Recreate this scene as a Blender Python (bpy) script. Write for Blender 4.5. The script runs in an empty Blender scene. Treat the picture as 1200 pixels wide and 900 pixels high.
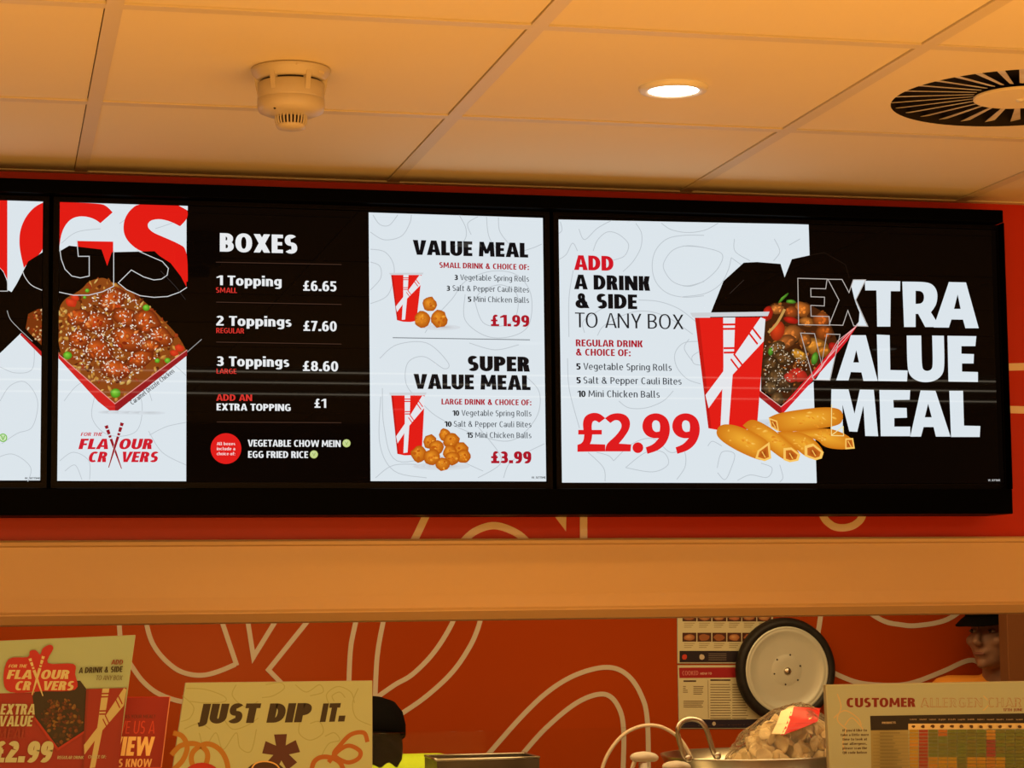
import bpy, bmesh, math, random
from mathutils import Vector, Matrix
from mathutils.geometry import tessellate_polygon
C = bpy.context.scene.collection
S = bpy.context.scene
PI = math.pi

# ------------------------------------------------------------------ camera
CAMZ = 1.65
FPX, YAW, PITCH, ROLL = 2590.69, 0.231006, 0.098902, -0.010997
_f = Vector((math.sin(YAW)*math.cos(PITCH), math.cos(YAW)*math.cos(PITCH), math.sin(PITCH)))
_r = Vector((math.cos(YAW), -math.sin(YAW), 0)); _u = _r.cross(_f)
_r2 = _r*math.cos(ROLL)+_u*math.sin(ROLL); _u2 = -_r*math.sin(ROLL)+_u*math.cos(ROLL)
CAM = Vector((0, 0, CAMZ))
cd = bpy.data.cameras.new('camera'); cd.sensor_width = 36; cd.sensor_fit = 'HORIZONTAL'
cd.lens = FPX*36/1200; cd.clip_start = .05
cam = bpy.data.objects.new('camera', cd); C.objects.link(cam)
m = Matrix((_r2, _u2, -_f)).transposed().to_4x4(); m.translation = CAM; cam.matrix_world = m
S.camera = cam

def ray(px, py): return _r2*(px-600)-_u2*(py-450)+_f*FPX
def atY(px, py, Y): d = ray(px, py); return CAM+d*(Y/d.y)
def atZ(px, py, Z): d = ray(px, py); return CAM+d*((Z-CAMZ)/d.z)

# ------------------------------------------------------------------ view, world, lights
S.view_settings.view_transform = 'Standard'; S.view_settings.look = 'None'
S.view_settings.exposure = 0; S.view_settings.gamma = 1; S.view_settings.use_curve_mapping = False
w = bpy.data.worlds.new('world'); S.world = w; w.use_nodes = True
w.node_tree.nodes['Background'].inputs[0].default_value = (1, .5, .2, 1)
w.node_tree.nodes['Background'].inputs[1].default_value = 0.03
WARM = (1.0, .465, .095); WARM2 = (1.0, .60, .22)
def area(name, loc, rot, sx, sy, power, col):
    l = bpy.data.lights.new(name, 'AREA'); l.shape = 'RECTANGLE'; l.size = sx; l.size_y = sy
    l.energy = power; l.color = col
    o = bpy.data.objects.new(name, l); C.objects.link(o); o.location = loc; o.rotation_euler = rot
    return o
area('ceiling_bounce_fill', (.9, 1.35, .95), (PI, 0, 0), 4.6, 2.2, 84, WARM)  # added upward area light, stands in for warm bounce onto the ceiling
area('shop_fill', (.2, -1.9, 1.5), (math.radians(84), 0, 0), 3.6, 1.4, 66, WARM)
area('kitchen_strip', (1.0, 5.15, 2.32), (math.radians(-6), 0, 0), 3.4, .25, 27, WARM2)
area('kitchen_front_fill', (1.6, 4.5, 2.25), (math.radians(48), 0, 0), 2.6, .2, 12, (1.0, .74, .36))  # unseen area light added near the bulkhead to brighten crackers and lid

# ------------------------------------------------------------------ constants of the room
CEIL = CAMZ+.8245; WALL = 4.228; SCR = 4.13; BACK = -3.0; KW = 6.2
GX, ROWA = .15452, 3.62212
XL, XR = -2.9, 4.3

# ------------------------------------------------------------------ materials
def lin(c): c /= 255.; return c/12.92 if c <= .04045 else ((c+.055)/1.055)**2.4
def L3(c): return tuple(lin(v) for v in c)
def mat(name, col, rough=.5, metal=0, spec=.5, noise=None, bump=None, emit=None, coat=0):
    mt = bpy.data.materials.new(name); mt.use_nodes = True; nt = mt.node_tree; b = nt.nodes['Principled BSDF']
    b.inputs['Base Color'].default_value = (*col, 1); b.inputs['Roughness'].default_value = rough
    b.inputs['Metallic'].default_value = metal; b.inputs['Specular IOR Level'].default_value = spec
    b.inputs['Coat Weight'].default_value = coat
    if noise or bump:
        tc = nt.nodes.new('ShaderNodeTexCoord')
    if noise:
        sc, amt, c2 = noise
        n = nt.nodes.new('ShaderNodeTexNoise'); n.inputs['Scale'].default_value = sc; n.inputs['Detail'].default_value = 5
        nt.links.new(tc.outputs['Object'], n.inputs['Vector'])
        r = nt.nodes.new('ShaderNodeValToRGB'); r.color_ramp.elements[0].position = .5-amt; r.color_ramp.elements[1].position = .5+amt
        r.color_ramp.elements[0].color = (*col, 1); r.color_ramp.elements[1].color = (*c2, 1)
        nt.links.new(n.outputs['Fac'], r.inputs['Fac']); nt.links.new(r.outputs['Color'], b.inputs['Base Color'])
    if bump:
        sc, st, di = bump
        n = nt.nodes.new('ShaderNodeTexNoise'); n.inputs['Scale'].default_value = sc; n.inputs['Detail'].default_value = 4
        nt.links.new(tc.outputs['Object'], n.inputs['Vector'])
        bp = nt.nodes.new('ShaderNodeBump'); bp.inputs['Strength'].default_value = st; bp.inputs['Distance'].default_value = di
        nt.links.new(n.outputs['Fac'], bp.inputs['Height']); nt.links.new(bp.outputs['Normal'], b.inputs['Normal'])
    if emit:
        b.inputs['Emission Color'].default_value = (*emit[0], 1); b.inputs['Emission Strength'].default_value = emit[1]
    return mt
def attr_mat(name, screen):
    mt = mat(name, (0, 0, 0), .015 if screen else .45, 0, .045 if screen else .3)
    nt = mt.node_tree; b = nt.nodes['Principled BSDF']
    a = nt.nodes.new('ShaderNodeAttribute'); a.attribute_name = 'Col'
    if screen:
        nt.links.new(a.outputs['Color'], b.inputs['Emission Color']); b.inputs['Emission Strength'].default_value = 1
        mt.cycles.emission_sampling = 'NONE'
    else: nt.links.new(a.outputs['Color'], b.inputs['Base Color'])
    return mt
M = {}
M['screen'] = attr_mat('screen_image', True)
M['print'] = attr_mat('printed_ink', False)
M['tile'] = mat('ceiling_tile_white', (.80, .69, .46), .75, 0, .2, (3, .3, (.77, .66, .44)), (180, .15, .001))
M['tbar'] = mat('ceiling_bar_white', (.66, .56, .37), .5, 0, .3)
M['void'] = mat('ceiling_void_dark', (.02, .015, .012), .9, 0, .1)
M['red'] = mat('red_wall_panel', (.50, .028, .005), .35, 0, .2, (1.3, .3, (.47, .026, .005)))
M['orange'] = mat('orange_glass_splashback', (.37, .053, .003), .22, 0, .18, (1.1, .3, (.31, .042, .003)))
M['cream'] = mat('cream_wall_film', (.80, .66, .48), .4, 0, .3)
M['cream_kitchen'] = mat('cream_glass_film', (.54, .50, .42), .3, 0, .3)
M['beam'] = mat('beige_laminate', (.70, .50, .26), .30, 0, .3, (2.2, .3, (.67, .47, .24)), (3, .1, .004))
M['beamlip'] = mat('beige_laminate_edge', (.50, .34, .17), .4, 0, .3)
M['black'] = mat('black_frame', (.0004, .0004, .0004), .4, 0, .015)
M['blackgloss'] = mat('black_bezel', (.002, .0012, .001), .3, 0, .05)
M['white_plastic'] = mat('white_plastic', (.70, .66, .56), .4, 0, .4)
M['detector'] = mat('aged_white_plastic', (.50, .43, .31), .4, 0, .4)
M['dark_slot'] = mat('dark_slot', (.02, .015, .015), .8)
M['steel'] = mat('stainless_steel', (.62, .60, .52), .28, 1, .5, (12, .3, (.50, .48, .42)))
M['steel_dull'] = mat('dull_brushed_steel', (.62, .66, .56), .42, .3, .5, (9, .3, (.54, .57, .48)))
M['steel_dark'] = mat('dark_used_steel', (.16, .14, .11), .35, .8, .5, (14, .3, (.08, .07, .05)))
M['rubber'] = mat('black_rim', (.010, .009, .008), .5, 0, .25, (40, .2, (.022, .02, .018)))
M['floor'] = mat('shop_floor', (.42, .38, .33), .4, 0, .4, (4, .3, (.36, .33, .29)))
M['wallside'] = mat('side_wall_warm', (.62, .50, .38), .6, 0, .3, (2, .3, (.58, .46, .34)))
M['brown'] = mat('brown_cabinet', (.15, .055, .016), .45, 0, .3, (6, .3, (.12, .045, .013)))
M['acrylic'] = mat('acrylic_board', (.36, .42, .36), .3, 0, .4)
M['cracker'] = mat('prawn_cracker', (.98, .76, .42), .6, 0, .3, (30, .3, (.98, .85, .55)), (60, .5, .004))
M['label_red'] = mat('red_bag_print', (.60, .02, .015), .35, 0, .4)
M['skin'] = mat('skin', (.27, .14, .085), .55, 0, .35)
M['skin_l'] = mat('light_skin', (.50, .28, .18), .5, 0, .35)
M['hair'] = mat('dark_hair', (.004, .003, .0025), .7, 0, .05, None, (160, .4, .002))
M['capblack'] = mat('black_cap_cloth', (.004, .004, .004), .85, 0, .04, None, (220, .3, .001))
M['lime'] = mat('lime_green_cloth', (.50, .72, .03), .75, 0, .2, None, (14, .6, .02))
M['orange_cloth'] = mat('orange_cloth', (.85, .36, .05), .75, 0, .2, None, (12, .6, .02))
M['trouser'] = mat('dark_trouser_cloth', (.02, .02, .025), .8, 0, .2)
M['eyewhite'] = mat('eye_white', (.28, .25, .22), .2)
M['iris'] = mat('eye_dark', (.02, .012, .01), .15)
M['lip'] = mat('lip_skin', (.20, .07, .05), .5)
M['hose'] = mat('grey_hose', (.62, .52, .38), .45, 0, .4)
def glassy(name, tint, f0, rough, bump=None):
    mt = bpy.data.materials.new(name); mt.use_nodes = True; nt = mt.node_tree; nt.nodes.clear()
    out = nt.nodes.new('ShaderNodeOutputMaterial'); mx = nt.nodes.new('ShaderNodeMixShader')
    tr = nt.nodes.new('ShaderNodeBsdfTransparent'); tr.inputs[0].default_value = (*tint, 1)
    gl = nt.nodes.new('ShaderNodeBsdfGlossy'); gl.inputs['Roughness'].default_value = rough
    lw = nt.nodes.new('ShaderNodeFresnel'); lw.inputs[0].default_value = f0
    nt.links.new(lw.outputs[0], mx.inputs[0]); nt.links.new(tr.outputs[0], mx.inputs[1]); nt.links.new(gl.outputs[0], mx.inputs[2])
    nt.links.new(mx.outputs[0], out.inputs[0])
    if bump:
        tc = nt.nodes.new('ShaderNodeTexCoord'); n = nt.nodes.new('ShaderNodeTexNoise'); n.inputs['Scale'].default_value = bump[0]; n.inputs['Detail'].default_value = 3
        n.inputs['Distortion'].default_value = 1.5
        nt.links.new(tc.outputs['Object'], n.inputs['Vector'])
        bp = nt.nodes.new('ShaderNodeBump'); bp.inputs['Strength'].default_value = bump[1]; bp.inputs['Distance'].default_value = bump[2]
        nt.links.new(n.outputs['Fac'], bp.inputs['Height'])
        nt.links.new(bp.outputs['Normal'], gl.inputs['Normal']); nt.links.new(bp.outputs['Normal'], lw.inputs['Normal'])
    return mt
M['glass'] = glassy('clear_guard_glass', (.97, .98, .97), 1.10, .02)
def milky(mt, f, col):
    nt = mt.node_tree; out = [n for n in nt.nodes if n.type == 'OUTPUT_MATERIAL'][0]; src = out.inputs[0].links[0].from_socket
    mx = nt.nodes.new('ShaderNodeMixShader'); mx.inputs[0].default_value = f; tl = nt.nodes.new('ShaderNodeBsdfDiffuse'); tl.inputs[0].default_value = (*col, 1)
    nt.links.new(src, mx.inputs[1]); nt.links.new(tl.outputs[0], mx.inputs[2]); nt.links.new(mx.outputs[0], out.inputs[0])
M['plastic_bag'] = glassy('clear_plastic_bag', (.95, .93, .88), 1.25, .2, (22, 1, .03)); milky(M['plastic_bag'], .05, (.9, .82, .66))
def emis(name, col, st):
    return mat(name, (0, 0, 0), .5, emit=(col, st))
M['lamp'] = emis('lamp_glow', (1, .93, .80), 9)
M['strip'] = emis('strip_glow', (1, .85, .62), 24)

# ------------------------------------------------------------------ object helpers
def tag(o, label=None, cat=None, group=None, kind=None):
    if label: o['label'] = label
    if cat: o['category'] = cat
    if group: o['group'] = group
    if kind: o['kind'] = kind
    return o
def thing(name, loc, label, cat, group=None):
    o = bpy.data.objects.new(name, None); C.objects.link(o); o.location = loc; o.empty_display_size = .05
    return tag(o, label, cat, group)
def origin_of(o):
    v = Vector((0, 0, 0))
    while o is not None: v += Vector(o.location); o = o.parent
    return v
def link_mesh(name, me, mt, parent=None, smooth=False):
    o = bpy.data.objects.new(name, me); C.objects.link(o)
    if mt is not None: me.materials.append(mt)
    if parent is not None:
        o.parent = parent
        off = origin_of(parent)
        me.transform(Matrix.Translation(-off))
    if smooth:
        for p in me.polygons: p.use_smooth = True
    return o
def obj(name, bm, mt, parent=None, smooth=False):
    bmesh.ops.recalc_face_normals(bm, faces=bm.faces)
    me = bpy.data.meshes.new(name); bm.to_mesh(me); bm.free()
    return link_mesh(name, me, mt, parent, smooth)
def struct(o): o['kind'] = 'structure'; return o
def box(bm, x0, x1, y0, y1, z0, z1, bev=0):
    vs = [bm.verts.new(v) for v in ((x0,y0,z0),(x1,y0,z0),(x1,y1,z0),(x0,y1,z0),(x0,y0,z1),(x1,y0,z1),(x1,y1,z1),(x0,y1,z1))]
    fs = [bm.faces.new([vs[i] for i in f]) for f in ((0,3,2,1),(4,5,6,7),(0,1,5,4),(1,2,6,5),(2,3,7,6),(3,0,4,7))]
    if bev:
        es = list({e for f in fs for e in f.edges})
        bmesh.ops.bevel(bm, geom=es, offset=bev, segments=2, affect='EDGES', profile=.5)
def bxo(name, x0, x1, y0, y1, z0, z1, mt, parent=None, bev=0):
    bm = bmesh.new(); box(bm, x0, x1, y0, y1, z0, z1, bev); return obj(name, bm, mt, parent)
def lathe(bm, prof, c, seg=48, axis='Z', a0=0, a1=2*PI):
    """prof: list of (r, h). axis Z (h up) or Y (h along +y)"""
    full = abs(a1-a0-2*PI) < 1e-6
    n = seg if full else seg+1; rings = []
    for r, h in prof:
        if r < 1e-6:
            p = (0, 0, h) if axis == 'Z' else (0, h, 0)
            v = bm.verts.new((c[0]+p[0], c[1]+p[1], c[2]+p[2])); rings.append([v]*n); continue
        ring = []
        for i in range(n):
            a = a0+(a1-a0)*i/seg
            p = (r*math.cos(a), r*math.sin(a), h) if axis == 'Z' else (r*math.cos(a), h, r*math.sin(a))
            ring.append(bm.verts.new((c[0]+p[0], c[1]+p[1], c[2]+p[2])))
        rings.append(ring)
    for A, B in zip(rings, rings[1:]):
        for i in range(seg):
            j = (i+1) % n
            q = []
            for v in (A[i], A[j], B[j], B[i]):
                if v not in q: q.append(v)
            if len(q) >= 3:
                try: bm.faces.new(q)
                except ValueError: pass
def tube(bm, pts, r, seg=10, closed=False):
    pts = [Vector(p) for p in pts]; rings = []; up = Vector((0, 0, 1))
    for i, p in enumerate(pts):
        a = pts[max(i-1, 0)]; b = pts[min(i+1, len(pts)-1)]; t = (b-a).normalized()
        s = t.cross(up)
        if s.length < .05: s = t.cross(Vector((0, 1, 0)))
        s.normalize(); n = s.cross(t)
        rr = r[i] if isinstance(r, (list, tuple)) else r
        rings.append([bm.verts.new(p+s*rr*math.cos(2*PI*k/seg)+n*rr*math.sin(2*PI*k/seg)) for k in range(seg)])
    for A, B in zip(rings, rings[1:]):
        for k in range(seg): bm.faces.new((A[k], A[(k+1) % seg], B[(k+1) % seg], B[k]))
    bm.faces.new(rings[0]); bm.faces.new(list(reversed(rings[-1])))
def spline(pts, n=8, closed=False):
    pts = [Vector(p) for p in pts]; out = []; N = len(pts)
    rng = range(N) if closed else range(N-1)
    for i in rng:
        if closed: p0, p1, p2, p3 = pts[(i-1) % N], pts[i], pts[(i+1) % N], pts[(i+2) % N]
        else: p0, p1, p2, p3 = pts[max(i-1, 0)], pts[i], pts[i+1], pts[min(i+2, N-1)]
        for k in range(n):
            t = k/n
            out.append(.5*((2*p1)+(p2-p0)*t+(2*p0-5*p1+4*p2-p3)*t*t+(3*p1-p0-3*p2+p3)*t**3))
    if not closed: out.append(pts[-1])
    return out
def stroke2(pts, wd, closed=False):
    """2-D polyline -> list of (left, right) points with mitres"""
    pts = [Vector((p[0], p[1])) for p in pts]; N = len(pts); Lp = []; Rp = []
    for i in range(N):
        if closed: a, b = pts[(i-1) % N], pts[(i+1) % N]
        else: a, b = pts[max(i-1, 0)], pts[min(i+1, N-1)]
        p = pts[i]
        d1 = (p-a).normalized() if (p-a).length > 1e-9 else (b-p).normalized()
        d2 = (b-p).normalized() if (b-p).length > 1e-9 else d1
        t = (d1+d2)
        t = t.normalized() if t.length > 1e-6 else d1
        n = Vector((-t.y, t.x)); c = max(.35, n.dot(Vector((-d1.y, d1.x))))
        Lp.append(p+n*wd/2/c); Rp.append(p-n*wd/2/c)
    return Lp, Rp

# ---- a drawn stroke alphabet (humanist sans); w = stem width relative to the cap height
def _ring(cx, cy, rx, ry, wx, wy, a0=0, a1=360, n=None, sq=2.25):
    n = n or max(5, int(abs(a1-a0)/15)); out = []; P = []
    for i in range(n+1):
        a = math.radians(a0+(a1-a0)*i/n); c, s_ = math.cos(a), math.sin(a)
        k = (abs(c)**sq+abs(s_)**sq)**(-1/sq)
        P.append(((cx+rx*c*k, cy+ry*s_*k), (cx+max(rx-wx, .01)*c*k, cy+max(ry-wy, .01)*s_*k)))
    for A, B in zip(P, P[1:]): out.append([A[0], B[0], B[1], A[1]])
    return out
def _b(x0, y0, x1, y1): return [[(x0, y0), (x1, y0), (x1, y1), (x0, y1)]]
def _d(x0, y0, x1, y1, w): return [[(x0, y0), (x0+w, y0), (x1+w, y1), (x1, y1)]]
def _bowl(x0, x1, y0, y1, wx, wy):
    ry = (y1-y0)/2; rx = min(ry*1.05, (x1-x0)*.8); xm = x1-rx
    return _b(x0, y0, xm, y0+wy)+_b(x0, y1-wy, xm, y1)+_ring(xm, y0+ry, rx, ry, wx, wy, -90, 90)
def _s(W, h, w, t):
    ry = (h+t)/4; rx = W/2
    return _ring(rx*1.0, h-ry, rx*.96, ry, w, t, 38, 270)+_ring(rx, ry, rx, ry, w, t, 90, -142)
def glyph(ch, w):
    t = w*.80; x = .745; r = 0
    if ch == 'A': W = .50+w*.9; c = W/2; a = w*.56; return [[(0, 0), (w*1.02, 0), (c+a*.25, 1), (c-a, 1)], [(W, 0), (W-w*1.02, 0), (c-a*.25, 1), (c+a, 1)]]+_b(W*.2, .20, W*.8, .20+t*.92), W
    if ch == 'B': W = .40+w*.7; return _b(0, 0, w, 1)+_bowl(w*.5, W*.95, .5-t*.45, 1, w, t)+_bowl(w*.5, W, 0, .5+t*.45, w, t), W
    if ch == 'C': W = .44+w*.55; return _ring(W*.58, .5, W*.58, .515, w, t, 52, 308), W
    if ch == 'D': W = .46+w*.7; return _b(0, 0, w, 1)+_bowl(w*.5, W, 0, 1, w, t), W
    if ch == 'E': W = .32+w*.6; return _b(0, 0, w, 1)+_b(w, 0, W, t)+_b(w, 1-t, W, 1)+_b(w, .5-t*.45, W*.93, .5+t*.5), W
    if ch == 'F': W = .31+w*.6; return _b(0, 0, w, 1)+_b(w, 1-t, W, 1)+_b(w, .46-t*.45, W*.93, .46+t*.5), W
    if ch == 'G': W = .48+w*.6; return _ring(W*.55, .5, W*.55, .515, w, t, 50, 300)+_b(W-w*.95, .07, W, .54)+_b(W*.55, .54-t*.95, W, .54)+_b(W*.5, -.01, W*.8, t*.8), W
    if ch == 'H': W = .46+w*.7; return _b(0, 0, w, 1)+_b(W-w, 0, W, 1)+_b(w, .5-t/2, W-w, .5+t/2), W
    if ch == 'I': return _b(0, 0, w, 1), w
    if ch == 'J': W = .16+w; return _b(W-w, .05, W, 1)+_ring(W-w-.10, .06, w+.10, .24, w, t, 0, -75), W
    if ch == 'K': W = .44+w*.7; return _b(0, 0, w, 1)+_d(w*.95, .50, W-w*1.2, 1, w*1.12)+_d(W-w*1.15, 0, w*.95, .56, w*1.12), W
    if ch == 'L': W = .31+w*.55; return _b(0, 0, w, 1)+_b(w, 0, W, t), W
    if ch == 'M': W = .60+w*.95; c = W/2; q = w*.9; return _d(0, 0, .045, 1, q)+_d(W-q, 0, W-q-.045, 1, q)+[[(.045, 1), (.045+q*.95, 1), (c+q*.38, .20), (c-q*.38, .20)], [(W-.045, 1), (W-.045-q*.95, 1), (c-q*.38, .20), (c+q*.38, .20)]], W
    if ch == 'N': W = .50+w*.75; q = w*.94; return _b(0, 0, q, 1)+_b(W-q, 0, W, 1)+[[(0, 1), (q*1.1, 1), (W, 0), (W-q*1.1, 0)]], W
    if ch == 'O': W = .54+w*.6; return _ring(W/2, .5, W/2, .515, w, t), W
    if ch == 'P': W = .39+w*.7; return _b(0, 0, w, 1)+_bowl(w*.5, W, .36, 1, w, t), W
    if ch == 'Q': W = .54+w*.6; return _ring(W/2, .5, W/2, .515, w, t)+_d(W*.7, -.18, W*.45, .06, w), W
    if ch == 'R': W = .42+w*.7; return _b(0, 0, w, 1)+_bowl(w*.5, W*.94, .40, 1, w, t)+_d(W-w*1.08, 0, W*.42, .46, w*1.1), W
    if ch == 'S': W = .38+w*.6; return [[(a, b*1.03-.015) for a, b in q] for q in _s(W, 1, w, t)], W
    if ch == 'T': W = .44+w*.5; return _b(0, 1-t, W, 1)+_b(W/2-w/2, 0, W/2+w/2, 1), W
    if ch == 'U': W = .46+w*.7; return _b(0, .33, w, 1)+_b(W-w, .33, W, 1)+_ring(W/2, .33, W/2, .345, w, t, 180, 360, sq=2.05), W
    if ch == 'V': W = .48+w*.9; c = W/2; a = w*.56; return [[(0, 1), (w*1.02, 1), (c+a*.25, 0), (c-a, 0)], [(W, 1), (W-w*1.02, 1), (c-a*.25, 0), (c+a, 0)]], W
    if ch == 'W': W = .78+w*1.2; h = W/2; q = w*.9; return [[(0, 1), (q, 1), (h*.5+q*.5, 0), (h*.5-q*.5, 0)], [(h*.5-q*.5, 0), (h*.5+q*.5, 0), (h+q*.4, 1), (h-q*.4, 1)], [(h-q*.4, 1), (h+q*.4, 1), (h*1.5+q*.5, 0), (h*1.5-q*.5, 0)], [(W-q, 1), (W, 1), (h*1.5+q*.5, 0), (h*1.5-q*.5, 0)]], W
    if ch == 'X': W = .46+w*.9; return _d(0, 0, W-w*1.1, 1, w*1.1)+_d(W-w*1.1, 0, 0, 1, w*1.1), W
    if ch == 'Y': W = .45+w*.85; c = W/2; return _b(c-w/2, 0, c+w/2, .42)+[[(0, 1), (w*1.05, 1), (c+w*.5, .36), (c-w*.5, .36)], [(W, 1), (W-w*1.05, 1), (c-w*.5, .36), (c+w*.5, .36)]], W
    if ch == 'Z': W = .42+w*.6; return _b(0, 0, W, t)+_b(0, 1-t, W, 1)+_d(0, t*.8, W-w*1.1, 1-t*.8, w*1.1), W
    if ch == '0': W = .44+w*.55; return _ring(W/2, .5, W/2, .51, w, t), W
    if ch == '1': W = .24+w; return _b(W-w, 0, W, 1)+[[(W-w, 1), (W-w*.5, 1), (W-w*.5, 1-t*1.1), (0, .72), (0, .72+t*.7)]], W
    if ch == '2': W = .38+w*.6; return _ring(W*.48, .70, W*.50, .31, w, t, 150, -28)+[[(W*.48+W*.5*.90, .56), (W*.48+W*.5*.90-w*1.15, .62), (0, t*.9), (0, 0), (w*.9, t*.8)]]+_b(0, 0, W, t), W
    if ch == '3': W = .38+w*.6; ry = (1+t*.9)/4; return _ring(W*.46, 1-ry, W*.5, ry, w, t, 145, -90)+_ring(W*.46, ry, W*.54, ry, w, t, 90, -148)+_b(W*.2, .5-t*.45, W*.5, .5+t*.45), W
    if ch == '4': W = .44+w*.6; return _b(0, .20, W, .20+t)+_b(W*.52, 0, W*.52+w, .55)+_d(0, .20, W*.36, 1, w*1.05), W
    if ch == '5': W = .38+w*.6; return _b(.03, 1-t, W*.94, 1)+_b(.03, .5, .03+w*.9, 1)+_ring(W*.46, .32, W*.54, .33, w, t, 118, -145), W
    if ch in '69':
        W = .42+w*.6; P = _ring(W/2, .325, W/2, .335, w, t)+_ring(W*.58, .5, W*.58, .51, w, t, 62, 190)
        return (P, W) if ch == '6' else ([[(W-a, 1-b) for a, b in q] for q in P], W)
    if ch == '7': W = .38+w*.6; return _b(0, 1-t, W, 1)+_d(W*.12, 0, W-w*1.05, 1, w*1.05), W
    if ch == '8': W = .42+w*.6; ry = (1+t)/4; return _ring(W/2, 1-ry, W*.46, ry, w*.95, t)+_ring(W/2, ry, W/2, ry, w, t), W
    if ch == '\u00a3': W = .42+w*.6; return _b(0, 0, W, t)+_b(W*.22, t*.5, W*.22+w, .7)+_ring(W*.22+W*.36, .68, W*.36, .33, w, t, 180, 40)+_b(0, .42, W*.8, .42+t*.85), W
    if ch == '&': W = .52+w*.8; return _ring(W*.42, .755, W*.26, .26, w*.9, t*.9)+_ring(W*.42, .285, W*.42, .30, w, t, 95, 395)+_d(W-w*1.2, 0, W*.24, .66, w*1.15), W
    if ch == '.': return _b(0, 0, w*1.15, w*1.05), w*1.15
    if ch == ',': return [[(w*.2, -.14), (w*.7, -.14), (w*1.2, w), (w*.2, w)]], w*1.15
    if ch == ':': return _b(0, 0, w*1.1, w)+_b(0, .5, w*1.1, .5+w), w*1.1
    if ch == "'": return _b(0, .68, w*.8, 1), w*.8
    if ch == '?': W = .34+w*.6; return _ring(W*.46, .72, W*.52, .29, w, t, 150, -60)+_b(W*.38, .28, W*.38+w, .5)+_b(W*.38, 0, W*.38+w, w), W
    if ch == '_': return _b(0, -.1, .45, -.04), .45
    # lower case, x-height .745
    if ch == 'o': W = .42+w*.55; return _ring(W/2, x/2, W/2, x/2+.01, w, t), W
    if ch == 'c': W = .34+w*.5; return _ring(W*.58, x/2, W*.58, x/2+.01, w, t, 52, 308), W
    if ch == 'e': W = .40+w*.55; return _ring(W/2, x/2, W/2, x/2+.01, w, t, 0, 312)+_b(w*.6, x/2-t*.42, W-.01, x/2+t*.38), W
    if ch in 'bpdq':
        W = .40+w*.6; P = _ring(W/2+.01, x/2, W/2, x/2+.01, w, t)
        if ch in 'dq': P = [[(W-a, b) for a, b in q] for q in P]; xx = W-w
        else: xx = 0
        return P+(_b(xx, 0, xx+w, 1.06) if ch in 'bd' else _b(xx, -.27, xx+w, x)), W
    if ch == 'g': W = .40+w*.6; return _ring(W/2, x*.56, W/2, x*.455, w, t)+_b(W-w, -.02, W, x)+_ring(W/2, -.02, W/2, .25, w, t, 0, -140), W
    if ch in 'nhm':
        W = .36+w*.65; P = _b(0, 0, w, x if ch != 'h' else 1.06); q = (W)*.56
        P += _ring(W-q, x-.26, q, .27, w, t, 0, 128)+_b(W-w, 0, W, x-.25)
        if ch == 'm': P += [[(a+W-w, b) for a, b in u] for u in _ring(W-q, x-.26, q, .27, w, t, 0, 128)+_b(W-w, 0, W, x-.25)]; W = 2*W-w
        return P, W
    if ch == 'u': W = .36+w*.65; q = W*.56; return _b(W-w, 0, W, x)+_ring(q, .26, q, .27, w, t, 180, 308)+_b(0, .25, w, x), W
    if ch == 'r': W = .20+w*.7; return _b(0, 0, w, x)+_b(w*.6, x-t*1.05, W, x+.01), W
    if ch == 's': W = .31+w*.5; return _s(W, x+.01, w*.95, t*.95), W
    if ch == 'i': return _b(0, 0, w, x)+_b(-.005, .88, w+.005, .88+w*.95), w
    if ch == 'j': return _b(0, -.2, w, x)+_b(0, .88, w, .88+w*.95), w
    if ch == 'l': return _b(0, .12, w, 1.06)+_b(0, 0, w+.09, t), w+.09
    if ch == 't': W = .22+w*.7; return _b(.05, .1, .05+w, .96)+_b(0, x-t, W, x)+_b(.05, 0, W, t), W
    if ch == 'f': W = .22+w*.7; return _b(.05, 0, .05+w, .92)+_b(0, x-t, W, x)+_b(.05+w*.2, 1.05-t, W+.03, 1.05), W
    if ch == 'a': W = .36+w*.6; return _ring(W/2, x*.62, W/2, x*.39, w, t, 0, 150)+_b(W-w, 0, W, x*.64)+_ring(W*.46, x*.28, W*.46, x*.285, w, t), W
    if ch == 'k': W = .36+w*.7; return _b(0, 0, w, 1.06)+_d(w*.9, .36, W-w*1.15, x, w*1.05)+_d(W-w*1.1, 0, w*.9, .42, w*1.05), W
    if ch == 'v': W = .36+w*.85; c = W/2; a = w*.54; return [[(0, x), (w, x), (c+a*.3, 0), (c-a, 0)], [(W, x), (W-w, x), (c-a*.3, 0), (c+a, 0)]], W
    if ch == 'w': P, W = glyph('W', w); return [[(a*.84, b*x) for a, b in q] for q in P], W*.84
    if ch == 'x': W = .36+w*.85; return _d(0, 0, W-w*1.08, x, w*1.08)+_d(W-w*1.08, 0, 0, x, w*1.08), W
    if ch == 'y': W = .36+w*.85; c = W/2; return [[(0, x), (w, x), (c+w*.5, 0), (c-w*.3, 0)], [(W, x), (W-w, x), (W*.12, -.27), (W*.12+w, -.27)]], W
    if ch == 'z': W = .32+w*.6; return _b(0, 0, W, t)+_b(0, x-t, W, x)+_d(0, t*.8, W-w, x-t*.8, w), W
    return [], .2
_gc = {}
def text_mesh(body, bold, res=3):
    key = (body, bold)
    if key in _gc: return _gc[key]
    w = .112+bold*2.75; x = 0; vs = []; fs = []; sb = max(.05, .13-.28*w)
    for ch in body:
        if ch == ' ': x += .31-sb*.4; continue
        P, W = glyph(ch, w)
        for q in P:
            b = len(vs); vs += [(a+x, c) for a, c in q]; fs.append(tuple(range(b, b+len(q))))
        tight = .45 if ch in 'TVAYWL1' else 1
        x += W+sb*tight
    _gc[key] = (vs, fs); return vs, fs
def Z(ox, oy, s, pts): return [(ox+x/s, oy+y/s) for x, y in pts]

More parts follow.
